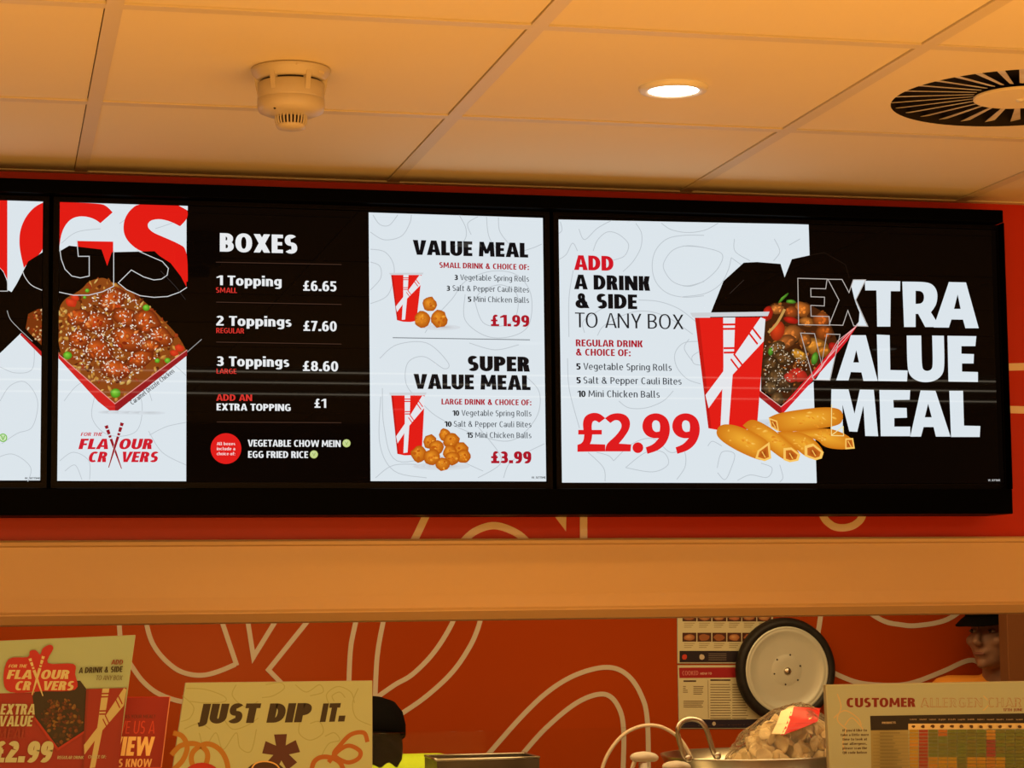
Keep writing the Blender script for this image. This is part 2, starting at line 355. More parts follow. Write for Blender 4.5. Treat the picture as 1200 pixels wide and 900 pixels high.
def rounded(P, lim=62, it=3):
    """corner-cut only the gentle turns of a traced outline, keep its real corners"""
    P = [Vector(p) for p in P]; keep = []
    for i in range(len(P)):
        a = P[i]-P[i-1]; b = P[(i+1) % len(P)]-P[i]
        keep.append(a.length < 1e-9 or b.length < 1e-9 or math.degrees(a.angle(b)) > lim)
    for _ in range(it):
        Q = []; K = []
        for i in range(len(P)):
            if keep[i]: Q.append(P[i]); K.append(True); continue
            a, b = P[i-1], P[(i+1) % len(P)]; Q += [P[i].lerp(a, .25), P[i].lerp(b, .25)]; K += [False, False]
        P, keep = Q, K
    return [tuple(p) for p in P]
class Canvas:
    """flat artwork on a vertical plane at depth Y; every piece lies 5 microns above the last"""
    STEP = 6e-6
    def __init__(s, Y, lift=.0004):
        s.Y = Y; s.z = lift; s.parts = {}; s.part = 'artwork'; s.clipr = None
    def uv(s, p): v = atY(p[0], p[1], s.Y); return (v.x, v.z)
    def px(s, v): return v
    def _add(s, vs, fs, cols):
        P = s.parts.setdefault(s.part, ([], [], []))
        pr = s.Y != SCR
        if s.clipr:
            vs, fs, cols = clip(vs, fs, cols, s.clipr)
            if not fs: return
        b = len(P[0]); s.z += s.STEP*(4 if pr else 1)
        if pr:
            for k, f in enumerate(fs):
                b = len(P[0]); P[0].extend([(vs[i][0], s.Y-s.z-(k % 7)*2.5e-6, vs[i][1]) for i in f]); P[2].extend([cols[i] for i in f]); P[1].append(tuple(range(b, b+len(f))))
            return
        P[0].extend([(v[0], s.Y-s.z, v[1]) for v in vs]); P[1].extend([tuple(i+b for i in f) for f in fs]); P[2].extend(cols)
    def poly(s, pts, col, holes=(), uvspace=False, sm=False):
        loops = [list(pts)]+[list(h) for h in holes]
        if sm: loops = [rounded(l) for l in loops]
        if not uvspace: loops = [[s.uv(p) for p in l] for l in loops]
        tri = tessellate_polygon([[Vector((x, y, 0)) for x, y in l] for l in loops])
        vs = [p for l in loops for p in l]
        s._add(vs, [tuple(t) for t in tri], [L3(col)]*len(vs))
    def rect(s, x0, y0, x1, y1, col): s.poly([(x0, y0), (x1, y0), (x1, y1), (x0, y1)], col)
    def blob(s, cx, cy, rx, ry, ang, c0, c1, n=12, jit=.12, rnd=random):
        pts = [(cx, cy)]
        for k in range(n):
            a = 2*PI*k/n; r = 1+rnd.uniform(-jit, jit)
            x, y = rx*r*math.cos(a), ry*r*math.sin(a)
            pts.append((cx+x*math.cos(ang)-y*math.sin(ang), cy+x*math.sin(ang)+y*math.cos(ang)))
        pts[0] = (cx-rx*.25, cy-ry*.3)
        s._add([s.uv(p) for p in pts], [(0, k+1, (k+1) % n+1) for k in range(n)], [L3(c0)]+[L3(c1)]*n)
    def fan(s, pts, ctr, c0, c1):
        n = len(pts)
        s._add([s.uv(p) for p in [ctr]+list(pts)], [(0, k+1, (k+1) % n+1) for k in range(n)], [L3(c0)]+[L3(c1)]*n)
    def line(s, pts, wd, col, smooth=False, closed=False):
        keep = s.part
        if keep == 'outline_lettering': s.nl = getattr(s, 'nl', 0)+1; s.part = 'outline_lettering||l%d' % s.nl
        if smooth: pts = [(p.x, p.y) for p in spline([(x, y, 0) for x, y in pts], 7, closed)]
        Lp, Rp = stroke2(pts, wd, closed); n = len(pts); vs = []
        for a, b in zip(Lp, Rp): vs += [s.uv(a), s.uv(b)]
        fs = [(2*i, 2*i+1, 2*i+3, 2*i+2) for i in range(n-1)]
        if closed: fs.append((2*n-2, 2*n-1, 1, 0))
        s._add(vs, fs, [L3(col)]*len(vs)); s.part = keep
    def text(s, body, x0, yb, x1, cap, col, bold=.0, shear=0, yb1=None, res=3):
        """baseline from pixel (x0,yb) to (x1,yb1), cap height in pixels; fitted to the width"""
        vs, fs = text_mesh(body, bold, res); hv, _ = text_mesh('H', bold, res)
        if not vs: return
        xs = [v[0] for v in vs]; a, b = min(xs), max(xs)
        s.ntext = getattr(s, 'ntext', 0)+1; keep = s.part; s.part = keep.split('|')[0]+'|'+(keep.split('|')[1] if '|' in keep else '')+'|%d' % s.ntext
        h0, h1 = 0., 1.
        if yb1 is None:
            A = Vector(s.uv((x0, yb))); B = Vector(s.uv((x1, yb))); B.y = A.y
        else: A = Vector(s.uv((x0, yb))); B = Vector(s.uv((x1, yb1)))
        U = B-A; n = Vector((-U.y, U.x)).normalized()
        capw = (Vector(s.uv((x0, yb)))-Vector(s.uv((x0, yb-cap)))).length
        out = []
        sh = shear*capw
        for x, y in vs:
            t = (x-a)/(b-a); h = (y-h0)/(h1-h0)
            p = A+U*t*(1-abs(sh)/max(U.length, 1e-6) if shear else 1)+n*h*capw+U.normalized()*sh*h
            out.append((p.x, p.y))
        s._add(out, fs, [L3(col)]*len(out)); s.part = keep
    def swirl(s, loops, col, wd=.8):
        for l in loops: s.line(l, wd, col, smooth=True)
    def build(s, parent, mt, labels={}):
        for name, (vs, fs, cols) in s.parts.items():
            nm = name.split('|')[0]
            me = bpy.data.meshes.new(nm); me.from_pydata(vs, [], fs); me.update()
            at = me.attributes.new('Col', 'FLOAT_COLOR', 'POINT')
            at.data.foreach_set('color', [c for q in cols for c in (*q, 1.)])
            o = link_mesh(nm, me, mt, parent)
            for p in me.polygons:
                pass
            if '|' in name and name.split('|')[1]: o['label'] = name.split('|')[1]
def clip(vs, fs, cols, r):
    """clip triangles/quads to rectangle r=(u0,v0,u1,v1) in plane coordinates"""
    V = []; F = []; K = []
    for f in fs:
        poly = [(vs[i][0], vs[i][1], cols[i]) for i in f]
        for ax, lim, sg in ((0, r[0], 1), (0, r[2], -1), (1, r[1], 1), (1, r[3], -1)):
            out = []
            for i in range(len(poly)):
                A, B = poly[i], poly[(i+1) % len(poly)]; da = (A[ax]-lim)*sg; db = (B[ax]-lim)*sg
                if da >= 0: out.append(A)
                if (da >= 0) != (db >= 0):
                    t = da/(da-db); out.append((A[0]+(B[0]-A[0])*t, A[1]+(B[1]-A[1])*t, A[2]))
            poly = out
            if not poly: break
        if len(poly) >= 3:
            b = len(V); V += [(p[0], p[1]) for p in poly]; K += [p[2] for p in poly]; F.append(tuple(range(b, b+len(poly))))
    return V, F, K

# ================================================================== THE SETTING
bxo('floor', XL, XR, BACK, KW, -.1, 0, M['floor'])['kind'] = 'structure'
struct(bxo('wall_left', XL-.1, XL, BACK, KW, 0, CEIL+.1, M['wallside']))
struct(bxo('wall_right', XR, XR+.1, BACK, KW, 0, CEIL+.1, M['wallside']))
struct(bxo('wall_front', XL, XR, BACK-.1, BACK, 0, CEIL+.1, M['wallside']))
# ceiling: dark void plate, hanging bars, tiles laid in between
ceil = bpy.data.objects.new('ceiling', None); C.objects.link(ceil); ceil.location = (0, 0, CEIL); struct(ceil)
bxo('ceiling_void', XL, XR, BACK, WALL, CEIL+.03, CEIL+.06, M['void'], ceil)
k0, k1 = -5, 6
rows = [ROWA+.606-.006]+[ROWA-.6*i for i in range(0, 12)]
bmb = bmesh.new()
for k in range(k0, k1+1):
    x = GX+.6*k
    box(bmb, x-.012, x+.012, BACK, WALL, CEIL-.0012, CEIL+.004)
for y in rows[1:]:
    box(bmb, XL, XR, y-.012, y+.012, CEIL-.0010, CEIL+.0042)
obj('ceiling_grid', bmb, M['tbar'], ceil)
bxo('wall_angle', XL, XR, WALL-.02, WALL-.001, CEIL-.0016, CEIL+.004, M['tbar'], ceil)
bmt = bmesh.new(); box(bmt, .0125, .5865, .0125, .585, 0, .015)
tile_me = bpy.data.meshes.new('ceiling_tile'); bmesh.ops.recalc_face_normals(bmt, faces=bmt.faces); bmt.to_mesh(tile_me); bmt.free(); tile_me.materials.append(M['tile'])
rt = random.Random(4)
for i in range(0, 12):
    ybase = ROWA-.6*i
    for k in range(k0-1, k1+1):
        x = GX+.6*k
        if x < XL-.4 or x+.6 > XR+.5: continue
        if i == 1 and k == 2: continue                     # the swirl vent sits here
        o = bpy.data.objects.new('ceiling_tile', tile_me); C.objects.link(o); o.parent = ceil
        o.location = (x, ybase, .0008+rt.uniform(0, .0008)); o.rotation_euler = (rt.uniform(-.0012, .0012), rt.uniform(-.0012, .0012), 0)

# screen wall above the pass, kitchen behind
zb_top = atY(600, 631, 4.205).z; zb_bot = atY(600, 727, 4.205).z
wb = struct(bxo('wall_back', XL, XR, WALL, WALL+.12, zb_bot+.02, CEIL+.1, M['red']))
struct(bxo('wall_kitchen', XL, XR, KW, KW+.1, 0, CEIL+.1, M['orange']))
struct(bxo('ceiling_kitchen', XL, XR, WALL+.12, KW, CEIL, CEIL+.08, M['tile']))
def film(name, wall, Y, lines, wpx, mt='cream'):
    """cream outline lettering stuck on the wall"""
    for k, (pts, sm) in enumerate(lines):
        bm = bmesh.new()
        if sm: pts = [(p.x, p.y) for p in spline([(x, y, 0) for x, y in pts], 7)]
        Lp, Rp = stroke2(pts, wpx); V = []
        yy = Y-.0012-.00004*k
        for a, b in zip(Lp, Rp):
            p = atY(a.x, a.y, yy); q = atY(b.x, b.y, yy); V.append((bm.verts.new(p), bm.verts.new(q)))
        for A, B in zip(V, V[1:]): bm.faces.new((A[0], A[1], B[1], B[0]))
        g = bmesh.ops.extrude_face_region(bm, geom=list(bm.faces))
        bmesh.ops.translate(bm, vec=(0, .0012, 0), verts=[v for v in g['geom'] if isinstance(v, bmesh.types.BMVert)])
        obj(name, bm, M[mt], wall)
film('outline_lettering', wb, WALL, [
    ([(470, 660), (487, 630), (500, 603), (515, 575)], 1),
    ([(538, 640), (556, 623), (580, 616), (606, 625), (622, 640)], 1),
    ([(644, 590), (659.5, 611), (659.5, 590)], 0),
    ([(684, 570), (684, 650)], 0),
    ([(958, 560), (963, 600), (974, 615), (988, 618.5), (1003, 614), (1012, 600), (1016, 560)], 1),
    ([(1100, 432), (1230, 429)], 0), ([(1100, 478), (1230, 481)], 0)], 8.6)
wk = bpy.data.objects['wall_kitchen']
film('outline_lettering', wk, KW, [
    ([(138, 700), (140, 736), (143, 760), (154, 780), (168, 799), (186, 813), (212, 822), (240, 824)], 1),
    ([(166, 700), (173, 737), (180, 756), (192, 772), (208, 785), (224, 790.5), (240, 791), (257, 786.5), (276, 778.5)], 1),
    ([(277.5, 780), (262, 734), (252, 705)], 0),
    ([(286, 700), (297, 770), (332, 713)], 0),
    ([(375, 710), (314.6, 785), (345, 816)], 0),
    ([(423, 700), (416.4, 731), (411, 759), (409, 797), (409, 830)], 1),
    ([(456, 700), (448.7, 730.5), (442, 770), (439.5, 819)], 1),
    ([(438, 820), (462, 803), (483.7, 790), (509, 764), (530, 730), (540, 700)], 1),
    ([(452, 848), (470, 836.7), (500, 815.7), (530, 787.7), (551, 757), (562, 730), (568, 700)], 1),
    ([(540, 920), (567.7, 889), (612, 839), (644.7, 808.7), (677, 790), (711, 782), (734, 790), (750.7, 813), (758.8, 846), (760, 930)], 1),
    ([(580, 920), (608.5, 888), (640, 853), (677, 823), (708, 813.5), (725, 829), (731, 860), (729, 930)], 1),
    ([(965, 700), (959, 740), (957, 790)], 0),
    ([(1000, 705), (1033, 726.5), (1055, 732), (1076, 733), (1110, 726), (1140, 705)], 1),
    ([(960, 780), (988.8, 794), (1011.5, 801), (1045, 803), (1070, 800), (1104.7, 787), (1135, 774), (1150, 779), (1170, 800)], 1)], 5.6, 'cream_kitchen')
# beige bulkhead between the screens and the pass
bm = bmesh.new()
zt, zbt = zb_top, zb_bot
prof = [(WALL, zt-.004), (4.225, zt-.002), (4.209, zt), (4.203, zt-.004), (4.204, zt-.010), (4.211, zt-.013), (4.210, zt-.05), (4.208, zbt+.05), (4.205, zbt+.026), (4.198, zbt+.021), (4.198, zbt+.019)]
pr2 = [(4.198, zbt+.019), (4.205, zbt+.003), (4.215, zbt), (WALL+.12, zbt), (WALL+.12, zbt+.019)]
def extr(prof, x0, x1):
    bm = bmesh.new(); A = [bm.verts.new((x0, y, z)) for y, z in prof]; B = [bm.verts.new((x1, y, z)) for y, z in prof]
    for i in range(len(prof)): j = (i+1) % len(prof); bm.faces.new((A[i], A[j], B[j], B[i]))
    bm.faces.new(A); bm.faces.new(list(reversed(B))); return bm
bulk = struct(obj('trim_1', extr(prof+[(WALL, zbt+.019)], XL, XR), M['beam']))
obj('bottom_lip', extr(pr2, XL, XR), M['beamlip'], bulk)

# ================================================================== CEILING FITTINGS
# recessed downlights
def downlight(x, y, label, group=None, power=14, vis=True):
    t = thing('downlight', (x, y, CEIL), label, 'ceiling light', group)
    bm = bmesh.new(); lathe(bm, [(.0400, -.001), (.0415, -.006), (.047, -.0075), (.0535, -.006), (.056, -.002), (.056, .001)], (x, y, CEIL), 48); obj('trim_ring', bm, M['white_plastic'], t, True)
    bm = bmesh.new(); lathe(bm, [(0, -.0052), (.041, -.0048)], (x, y, CEIL), 40); obj('diffuser', bm, M['lamp'], t)
    l = bpy.data.lights.new('downlight_beam', 'SPOT'); l.energy = power; l.color = WARM; l.spot_size = 2.2; l.spot_blend = .6; l.shadow_soft_size = .04
    o = bpy.data.objects.new('downlight_beam', l); C.objects.link(o); o.parent = t; o.location = (0, 0, -.02)
    return t
p = atZ(789, 103, CEIL)
downlight(p.x, p.y, 'lit round recessed downlight between smoke detector and swirl vent')
for i, (x, y) in enumerate(((-.75, 1.5), (.45, 1.5), (1.65, 1.5), (-.75, -.6), (.45, -.9), (1.65, -.9), (2.85, 1.5))):
    downlight(x, y, 'round recessed downlight %s, out of the picture' % ('left of the smoke detector', 'in front of the smoke detector', 'in front of the lit downlight', 'behind the camera at far left', 'straight behind the camera', 'behind the camera at right', 'in front of the swirl vent')[i], None, 14)
# three thin linear luminaires further back: they mirror in the screens as three fine lines
for i, py in enumerate((440, 452, 465)):
    d = ray(600, py); d = Vector((d.x, -d.y, d.z)); s_ = SCR/ray(600, py).y
    hit = atY(600, py, SCR); tt = (CEIL-.012-hit.z)/d.z; yy = hit.y+d.y*tt
    t = thing('linear_light', (.9, yy, CEIL-.012), 'thin warm linear ceiling light running across the shop, %s' % ('nearest to the screens', 'in the middle of three', 'farthest from the screens')[i], 'ceiling light')
    bxo('housing', XL+.1, XR-.1, yy-.008, yy+.008, CEIL-.009, CEIL-.0014, M['white_plastic'], t)
    bxo('diffuser', XL+.12, XR-.12, yy-.004, yy+.004, CEIL-.013, CEIL-.009, M['strip'], t)

# smoke detector
p = atZ(341, 82, CEIL); sx, sy = p.x, p.y
t = thing('smoke_detector', (sx, sy, CEIL), 'white smoke detector with slotted sensor cage on the ceiling', 'smoke detector')
dd = p.length*0+math.hypot(sx, sy); k = dd/FPX      # metres per pixel there
R = 47*k
def lat(name, prof, mt, par=t): bm = bmesh.new(); lathe(bm, [(r*k, -h*k) for r, h in prof], (sx, sy, CEIL), 56); return obj(name, bm, mt, par, True)
lat('base_plate', [(0, 0), (47, 0), (47.5, 1.5), (46, 5), (42, 12), (41, 13.5), (36, 14), (0, 14)], M['detector'])
lat('inner_chamber', [(0, 12), (35, 12), (35, 20), (0, 20)], M['dark_slot'])
body = lat('housing', [(0, 16.5), (37.5, 16.5), (39.4, 18), (39.6, 35), (39.8, 36), (39, 36.6), (39.8, 37.2), (39.8, 46), (38, 51), (30, 54.5), (21, 56), (17, 57), (0, 57)], M['detector'])
for i in range(6):
    bm = bmesh.new(); a = i*PI/3+.9; c, s_ = math.cos(a), math.sin(a)
    A = []; B = []
    for r, h in [(34, 12), (44, 8), (42, 20), (40, 30), (35, 30)]:
        for L_, off in ((A, -3), (B, 3)): L_.append(bm.verts.new((sx+(r*c-off*s_)*k, sy+(r*s_+off*c)*k, CEIL-h*k)))
    n = len(A)
    for q in range(n): bm.faces.new((A[q], A[(q+1) % n], B[(q+1) % n], B[q]))
    bm.faces.new(A); bm.faces.new(list(reversed(B))); obj('bracket', bm, M['detector'], t)
lat('sensor_core', [(0, 56), (14.5, 56), (14.5, 68), (0, 69)], M['dark_slot'])
bm = bmesh.new()
for i in range(26):
    a = 2*PI*i/26; c, s_ = math.cos(a), math.sin(a)
    tube(bm, [(sx+r*c*k, sy+r*s_*k, CEIL-h*k) for r, h in ((18.8, 55.5), (18.4, 62), (16.6, 67.5))], 1.15*k, 6)
obj('sensor_cage', bm, M['detector'], t)
lat('sensor_cap', [(0, 66.5), (17.6, 66.5), (17.8, 68), (16, 71), (10, 72.5), (0, 73)], M['detector'])
bm = bmesh.new(); a = -PI/2-.72; bmesh.ops.create_icosphere(bm, subdivisions=2, radius=1.7*k, matrix=Matrix.Translation((sx+34*k*math.cos(a), sy+34*k*math.sin(a), CEIL-52.5*k))); obj('indicator', bm, M['dark_slot'], t, True)
bm = bmesh.new(); bmesh.ops.create_icosphere(bm, subdivisions=2, radius=1.6*k, matrix=Matrix.Translation((sx+1*k, sy-46.0*k, CEIL-3.6*k))); obj('lock_pin', bm, M['detector'], t, True)
bm = bmesh.new()
for j in range(5):
    a = -PI/2+.72+j*.045; box(bm, -.9*k, .9*k, -.4*k, .4*k, -1.6*k, 1.6*k)
    vs = list(bm.verts)[-8:]; bmesh.ops.transform(bm, matrix=Matrix.Translation((sx+44.3*k*math.cos(a), sy+44.3*k*math.sin(a), CEIL-8.3*k)) @ Matrix.Rotation(a+PI/2, 4, 'Z'), verts=vs)
obj('model_marking', bm, M['tbar'], t)

# swirl vent: a tile-size plate with a round opening, hub and radial blades
vx0, vy0 = GX+1.2, ROWA-1.2+.6   # tile between rows A and B
vx0, vx1, vy0, vy1 = GX+1.2+.0125, GX+1.8-.0135, ROWA-.6+.0125, ROWA-.015
vcx, vcy = (vx0+vx1)/2, (vy0+vy1)/2
left = atZ(1029.5, 125, CEIL); RV = vcx-left.x
RV = min(RV, .283)
t = thing('swirl_vent', (vcx, vcy, CEIL), 'large round swirl air vent with dusty radial blades in a ceiling tile', 'air vent')
bm = bmesh.new(); NV = 72
def sq(a):
    c, s_ = math.cos(a), math.sin(a); q = 1/max(abs(c), abs(s_)); return (vcx+c*q*(vx1-vx0)/2, vcy+s_*q*(vy1-vy0)/2)
ro = []; ri = []; rt_ = []
for i in range(NV):
    a = 2*PI*i/NV+PI/4*0; x, y = sq(a)
    ro.append(bm.verts.new((x, y, CEIL+.0005))); ri.append(bm.verts.new((vcx+RV*math.cos(a), vcy+RV*math.sin(a), CEIL+.0005))); rt_.append(bm.verts.new((vcx+RV*math.cos(a), vcy+RV*math.sin(a), CEIL+.028)))
for i in range(NV):
    j = (i+1) % NV; bm.faces.new((ro[i], ro[j], ri[j], ri[i]))
for v in rt_: bm.verts.remove(v)
obj('face_plate', bm, M['tile'], t)
bm = bmesh.new(); lathe(bm, [(RV+.0005, .0015), (RV+.0005, .028), (0, .028)], (vcx, vcy, CEIL), 72); obj('dark_throat', bm, M['void'], t)
dusty = mat('dusty_blade', (.76, .72, .66), .6, 0, .3, (16, .22, (.46, .38, .30)))
RH = RV*.36
bm = bmesh.new(); lathe(bm, [(0, .0000), (RH*.1, -.0005), (RH*.96, .0006), (RH, .002), (RH, .005)], (vcx, vcy, CEIL), 48); obj('hub', bm, M['tile'], t)
bm = bmesh.new(); lathe(bm, [(0, -.004), (.006, -.0035), (.007, -.0002), (.007, .002)], (vcx, vcy, CEIL), 16); obj('screw', bm, M['white_plastic'], t, True)
NB = 30
for i in range(NB):
    a = 2*PI*(i+.5)/NB; bm = bmesh.new()
    c, s_ = math.cos(a), math.sin(a)
    V = []
    for r in (RH*.98, RV):
        hw = r*PI/NB*.40; th = math.radians(-13)
        for sgn in (-1, 1):
            tx = sgn*hw*math.cos(th); tz = .010+sgn*hw*math.sin(th)*.8
            tz = max(tz, .001)
            for dz in (0, .0009):
                V.append(bm.verts.new((vcx+r*c-tx*s_, vcy+r*s_+tx*c, CEIL+tz+dz)))
    # V: r0(-lo,-hi,+lo,+hi), r1(...)
    for f in ((0, 2, 6, 4), (1, 5, 7, 3), (0, 1, 3, 2), (4, 6, 7, 5), (0, 4, 5, 1), (2, 3, 7, 6)): bm.faces.new([V[q] for q in f])
    obj('blade', bm, dusty, t)

# ================================================================== SCREEN BANK
WH = (220, 229, 235); BK = (9, 4, 2); RD = (226, 28, 20); DR = (172, 22, 38); GR = (190, 198, 204)
_K = SCR/3.97465
SW, SH = .89119*_K, .50129*_K
X2, Z2 = .10846*_K, CAMZ+.72250*_K; X3 = 1.02717*_K; X1 = X2-(X3-X2)
# outer housing: picture-frame of black metal around the three screens
fy = SCR-.03
TRc = atY(1176, 245, fy); BRc = atY(1187, 602, fy)
zT = atY(600, 227.5, fy).z; zB = atY(600, 603.0, fy).z; xR = (TRc.x+BRc.x)/2; xL = X1-(xR-(X3+SW))
hs = thing('screen_housing', ((xL+xR)/2, WALL, zB), 'long black housing framing the row of three menu screens', 'frame')
ix0, ix1, iz0, iz1 = X1-.004, X3+SW+.004, Z2-SH-.012, Z2+.010
bxo('top_rail', xL, xR, fy, WALL-.002, iz1, zT, M['black'], hs, .002)
bxo('bottom_rail', xL, xR, fy, WALL-.002, zB, iz0, M['black'], hs, .002)
bxo('side_rail', ix1, xR, fy, WALL-.002, iz0, iz1, M['black'], hs, .001)
bxo('side_rail', xL, ix0, fy, WALL-.002, iz0, iz1, M['black'], hs, .001)
bxo('back_panel', ix0, ix1, WALL-.02, WALL-.004, iz0, iz1, M['black'], hs)

def screen(x, label):
    t = thing('menu_screen', (x+SW/2, SCR, Z2-SH), label, 'screen', 'menu screens over the counter')
    bxo('display', x+.001, x+SW-.001, SCR, SCR+.012, Z2-SH+.001, Z2-.001, M['blackgloss'], t)
    g = .0105; bm = bmesh.new(); y0, y1 = SCR-.004, SCR+.04
    for b in ((x-g, x+SW+g, Z2, Z2+.0085), (x-g, x+SW+g, Z2-SH-.0115, Z2-SH), (x-g, x, Z2-SH, Z2), (x+SW, x+SW+g, Z2-SH, Z2)): box(bm, b[0], b[1], y0, y1, b[2], b[3])
    obj('bezel', bm, M['blackgloss'], t)
    return t
CUPC = {}
def cup(cv, TL, TR, BR, BL, col=(226, 30, 22), wh=(228, 230, 234), rim=True):
    def q(u, v):
        a = Vector(TL).lerp(Vector(TR), u); b = Vector(BL).lerp(Vector(BR), u); p = a.lerp(b, v); return (p.x, p.y)
    if rim: cv.poly([q(-.06, -.045), q(1.05, -.05), q(1.03, -.01), q(-.03, -.005)], (205, 208, 212))
    cv.poly([q(0, 0), q(1, 0), q(1, 1), q(.7, 1.03), q(.3, 1.03), q(0, 1)], col)
    cv.poly([q(0, 0), q(.06, 0), q(.06, 1), q(0, 1)], tuple(int(c*.86) for c in col))
    cv.poly([q(.40, 0), q(.57, 0), q(.54, .40), q(.42, .98), q(.25, .99), q(.37, .45)], wh)
    cv.poly([q(.93, .0), q(1.0, .02), q(1.0, .22), q(.02, .78), q(.0, .72), q(.0, .64)][:3]+[q(.52, .52), q(.05, .82), q(.02, .70), q(.42, .45)], wh)
    for v in (.055, .095, .27, .31):
        cv.poly([q(.385, v), q(.575, v), q(.575, v+.018), q(.385, v+.018)], col)
    for d in (.10, .15, .37, .42):
        a = (1.04-d*.95, .0+d*.93); cv.poly([q(a[0]-.14, a[1]-.02), q(a[0]+.02, a[1]+.10), q(a[0]+.005, a[1]+.115), q(a[0]-.155, a[1]-.005)], col)
def nugget(cv, cx, cy, r, rnd):
    cv.blob(cx, cy, r, r*.92, rnd.uniform(0, 3), (238, 150, 38), (176, 82, 12), 14, .10, rnd)
    for _ in range(7):
        a = rnd.uniform(0, 6.28); q = rnd.uniform(0, .65)*r
        cv.blob(cx+q*math.cos(a), cy+q*math.sin(a), r*rnd.uniform(.12, .3), r*rnd.uniform(.1, .22), a, rnd.choice([(250, 178, 62), (214, 118, 24), (196, 92, 16)]), rnd.choice([(228, 136, 34), (188, 92, 18)]), 7, .2, rnd)
def inpoly(x, y, P):
    c = False; n = len(P)
    for i in range(n):
        (x1, y1), (x2, y2) = P[i], P[i-1]
        if (y1 > y) != (y2 > y) and x < (x2-x1)*(y-y1)/(y2-y1)+x1: c = not c
    return c
def scatter(cv, P, n, rx, ry, cols, rnd, jit=.15, nv=8, edge=.72):
    xs = [p[0] for p in P]; ys = [p[1] for p in P]; k_ = 0; tries = 0
    while k_ < n and tries < n*30:
        tries += 1; x = rnd.uniform(min(xs), max(xs)); y = rnd.uniform(min(ys), max(ys))
        if not inpoly(x, y, P): continue
        c = rnd.choice(cols); e = tuple(int(v*edge) for v in c)
        cv.blob(x, y, rnd.uniform(*rx), rnd.uniform(*ry), rnd.uniform(0, 3.1), c, e, nv, jit, rnd); k_ += 1
def panel_clip(cv, x): cv.clipr = (x+.001, Z2-SH+.001, x+SW-.001, Z2-.001)
def logo(cv, f, red, dark, wh=None):
    """slogan: FOR THE / FLAVOUR / CRAVERS with a pair of chopsticks; f maps the 982x900 crop units to pixels"""
    def T(s_, x0, y, x1, c, col, b, sh, dy=0):
        a = f(x0, y); e = f(x1, y-dy); u = f(x0, y-c); cv.text(s_, a[0], a[1], e[0], abs(a[1]-u[1]), col, b, sh, yb1=e[1])
    T('FOR THE', 386, 455, 493, 17, red, .02, .3)
    T('FLA', 375, 518, 530, 50, red, .045, .25, 0); T('OUR', 566, 518, 738, 50, red, .045, .25, 0)
    T('CR', 420, 580, 520, 50, red, .045, .25, 0); T('VERS', 575, 580, 764, 50, red, .045, .25, 0)
    for (a, b) in (((508, 405), (582, 612)), ((585, 392), (520, 606))):
        A = Vector(f(*a)); B = Vector(f(*b)); n = (B-A).normalized(); s_ = Vector((-n.y, n.x)); w0 = (Vector(f(0, 0))-Vector(f(11, 0))).length
        for t0, t1 in ((0, .07), (.1, .2), (.23, .28), (.31, 1.0)):
            P0 = A.lerp(B, t0); P1 = A.lerp(B, t1); wa = w0*(1-.75*t0); wb_ = w0*(1-.75*t1)
            cv.poly([tuple(P0+s_*wa), tuple(P0-s_*wa), tuple(P1-s_*wb_), tuple(P1+s_*wb_)], wh or (235, 238, 240)) if t1 == 1.0 else None
            cv.poly([tuple(P0+s_*wa*.8), tuple(P0-s_*wa*.8), tuple(P1-s_*wb_*.7), tuple(P1+s_*wb_*.7)], dark)

swirls_w = lambda x, y, s_: [[(x, y), (x+14*s_, y-16*s_), (x+38*s_, y-14*s_), (x+44*s_, y+8*s_), (x+28*s_, y+26*s_), (x+6*s_, y+20*s_), (x, y)],
                            [(x+10*s_, y+2*s_), (x+20*s_, y-7*s_), (x+33*s_, y-3*s_), (x+32*s_, y+8*s_), (x+20*s_, y+14*s_), (x+10*s_, y+2*s_)]]

# ---- screen 1 (mostly beyond the left edge of the photograph)
s1 = screen(X1, 'menu screen at the left edge, mostly cut off, with red lettering and black food box')
cv = Canvas(SCR); panel_clip(cv, X1); rnd = random.Random(1)
cv.part = 'background'; cv.rect(-600, 200, 60, 640, BK); cv.rect(-260, 180, 51, 563, WH)
cv.swirl([[(0, 470), (12, 452), (30, 448), (44, 470), (38, 500), (20, 508), (2, 520)], [(0, 430), (18, 437), (38, 432), (40, 400)], [(-10, 540), (14, 532), (36, 548), (30, 570)]], GR)
f1 = lambda pts: Z(0, 220, 5, pts)
cv.part = 'lettering|red headline lettering'
cv.poly(f1([(-250, -80), (43, 60), (43, 540), (20, 490), (-30, 440), (-250, 430)]), RD)
cv.poly(f1([(270, 80), (205, 108), (150, 170), (118, 245), (112, 320), (120, 385), (140, 470), (170, 432), (270, 362)]), RD, sm=True)
cv.part = 'picture|picture of a black food box with rice'
cv.poly(f1([(-120, 400), (0, 472), (20, 495), (40, 545), (46, 600), (68, 612), (100, 560), (165, 432), (270, 365), (270, 985), (240, 960), (125, 850), (0, 970), (-120, 1050)]), BK)
P = [(52, 362), (45, 362), (33, 368), (30, 385), (36, 392), (44, 400), (52, 408)]
cv.poly(P, (120, 52, 14)); scatter(cv, P, 45, (1, 2.4), (.8, 1.6), [(206, 112, 40), (170, 60, 22), (232, 168, 90), (120, 40, 14), (240, 200, 150)], rnd)
cv.poly(f1([(125, 850), (118, 862), (240, 985), (270, 1010), (270, 985)]), (190, 30, 30))
cv.part = 'outline_lettering'
cv.line(f1([(0, 606), (44, 606), (44, 540)]), .9, (200, 200, 200)); cv.line(f1([(132, 490), (150, 530), (190, 575), (270, 610)]), .9, (210, 210, 210), True)
cv.line(f1([(42, 720), (60, 770), (110, 825), (190, 900)]), .8, (170, 170, 170), True)
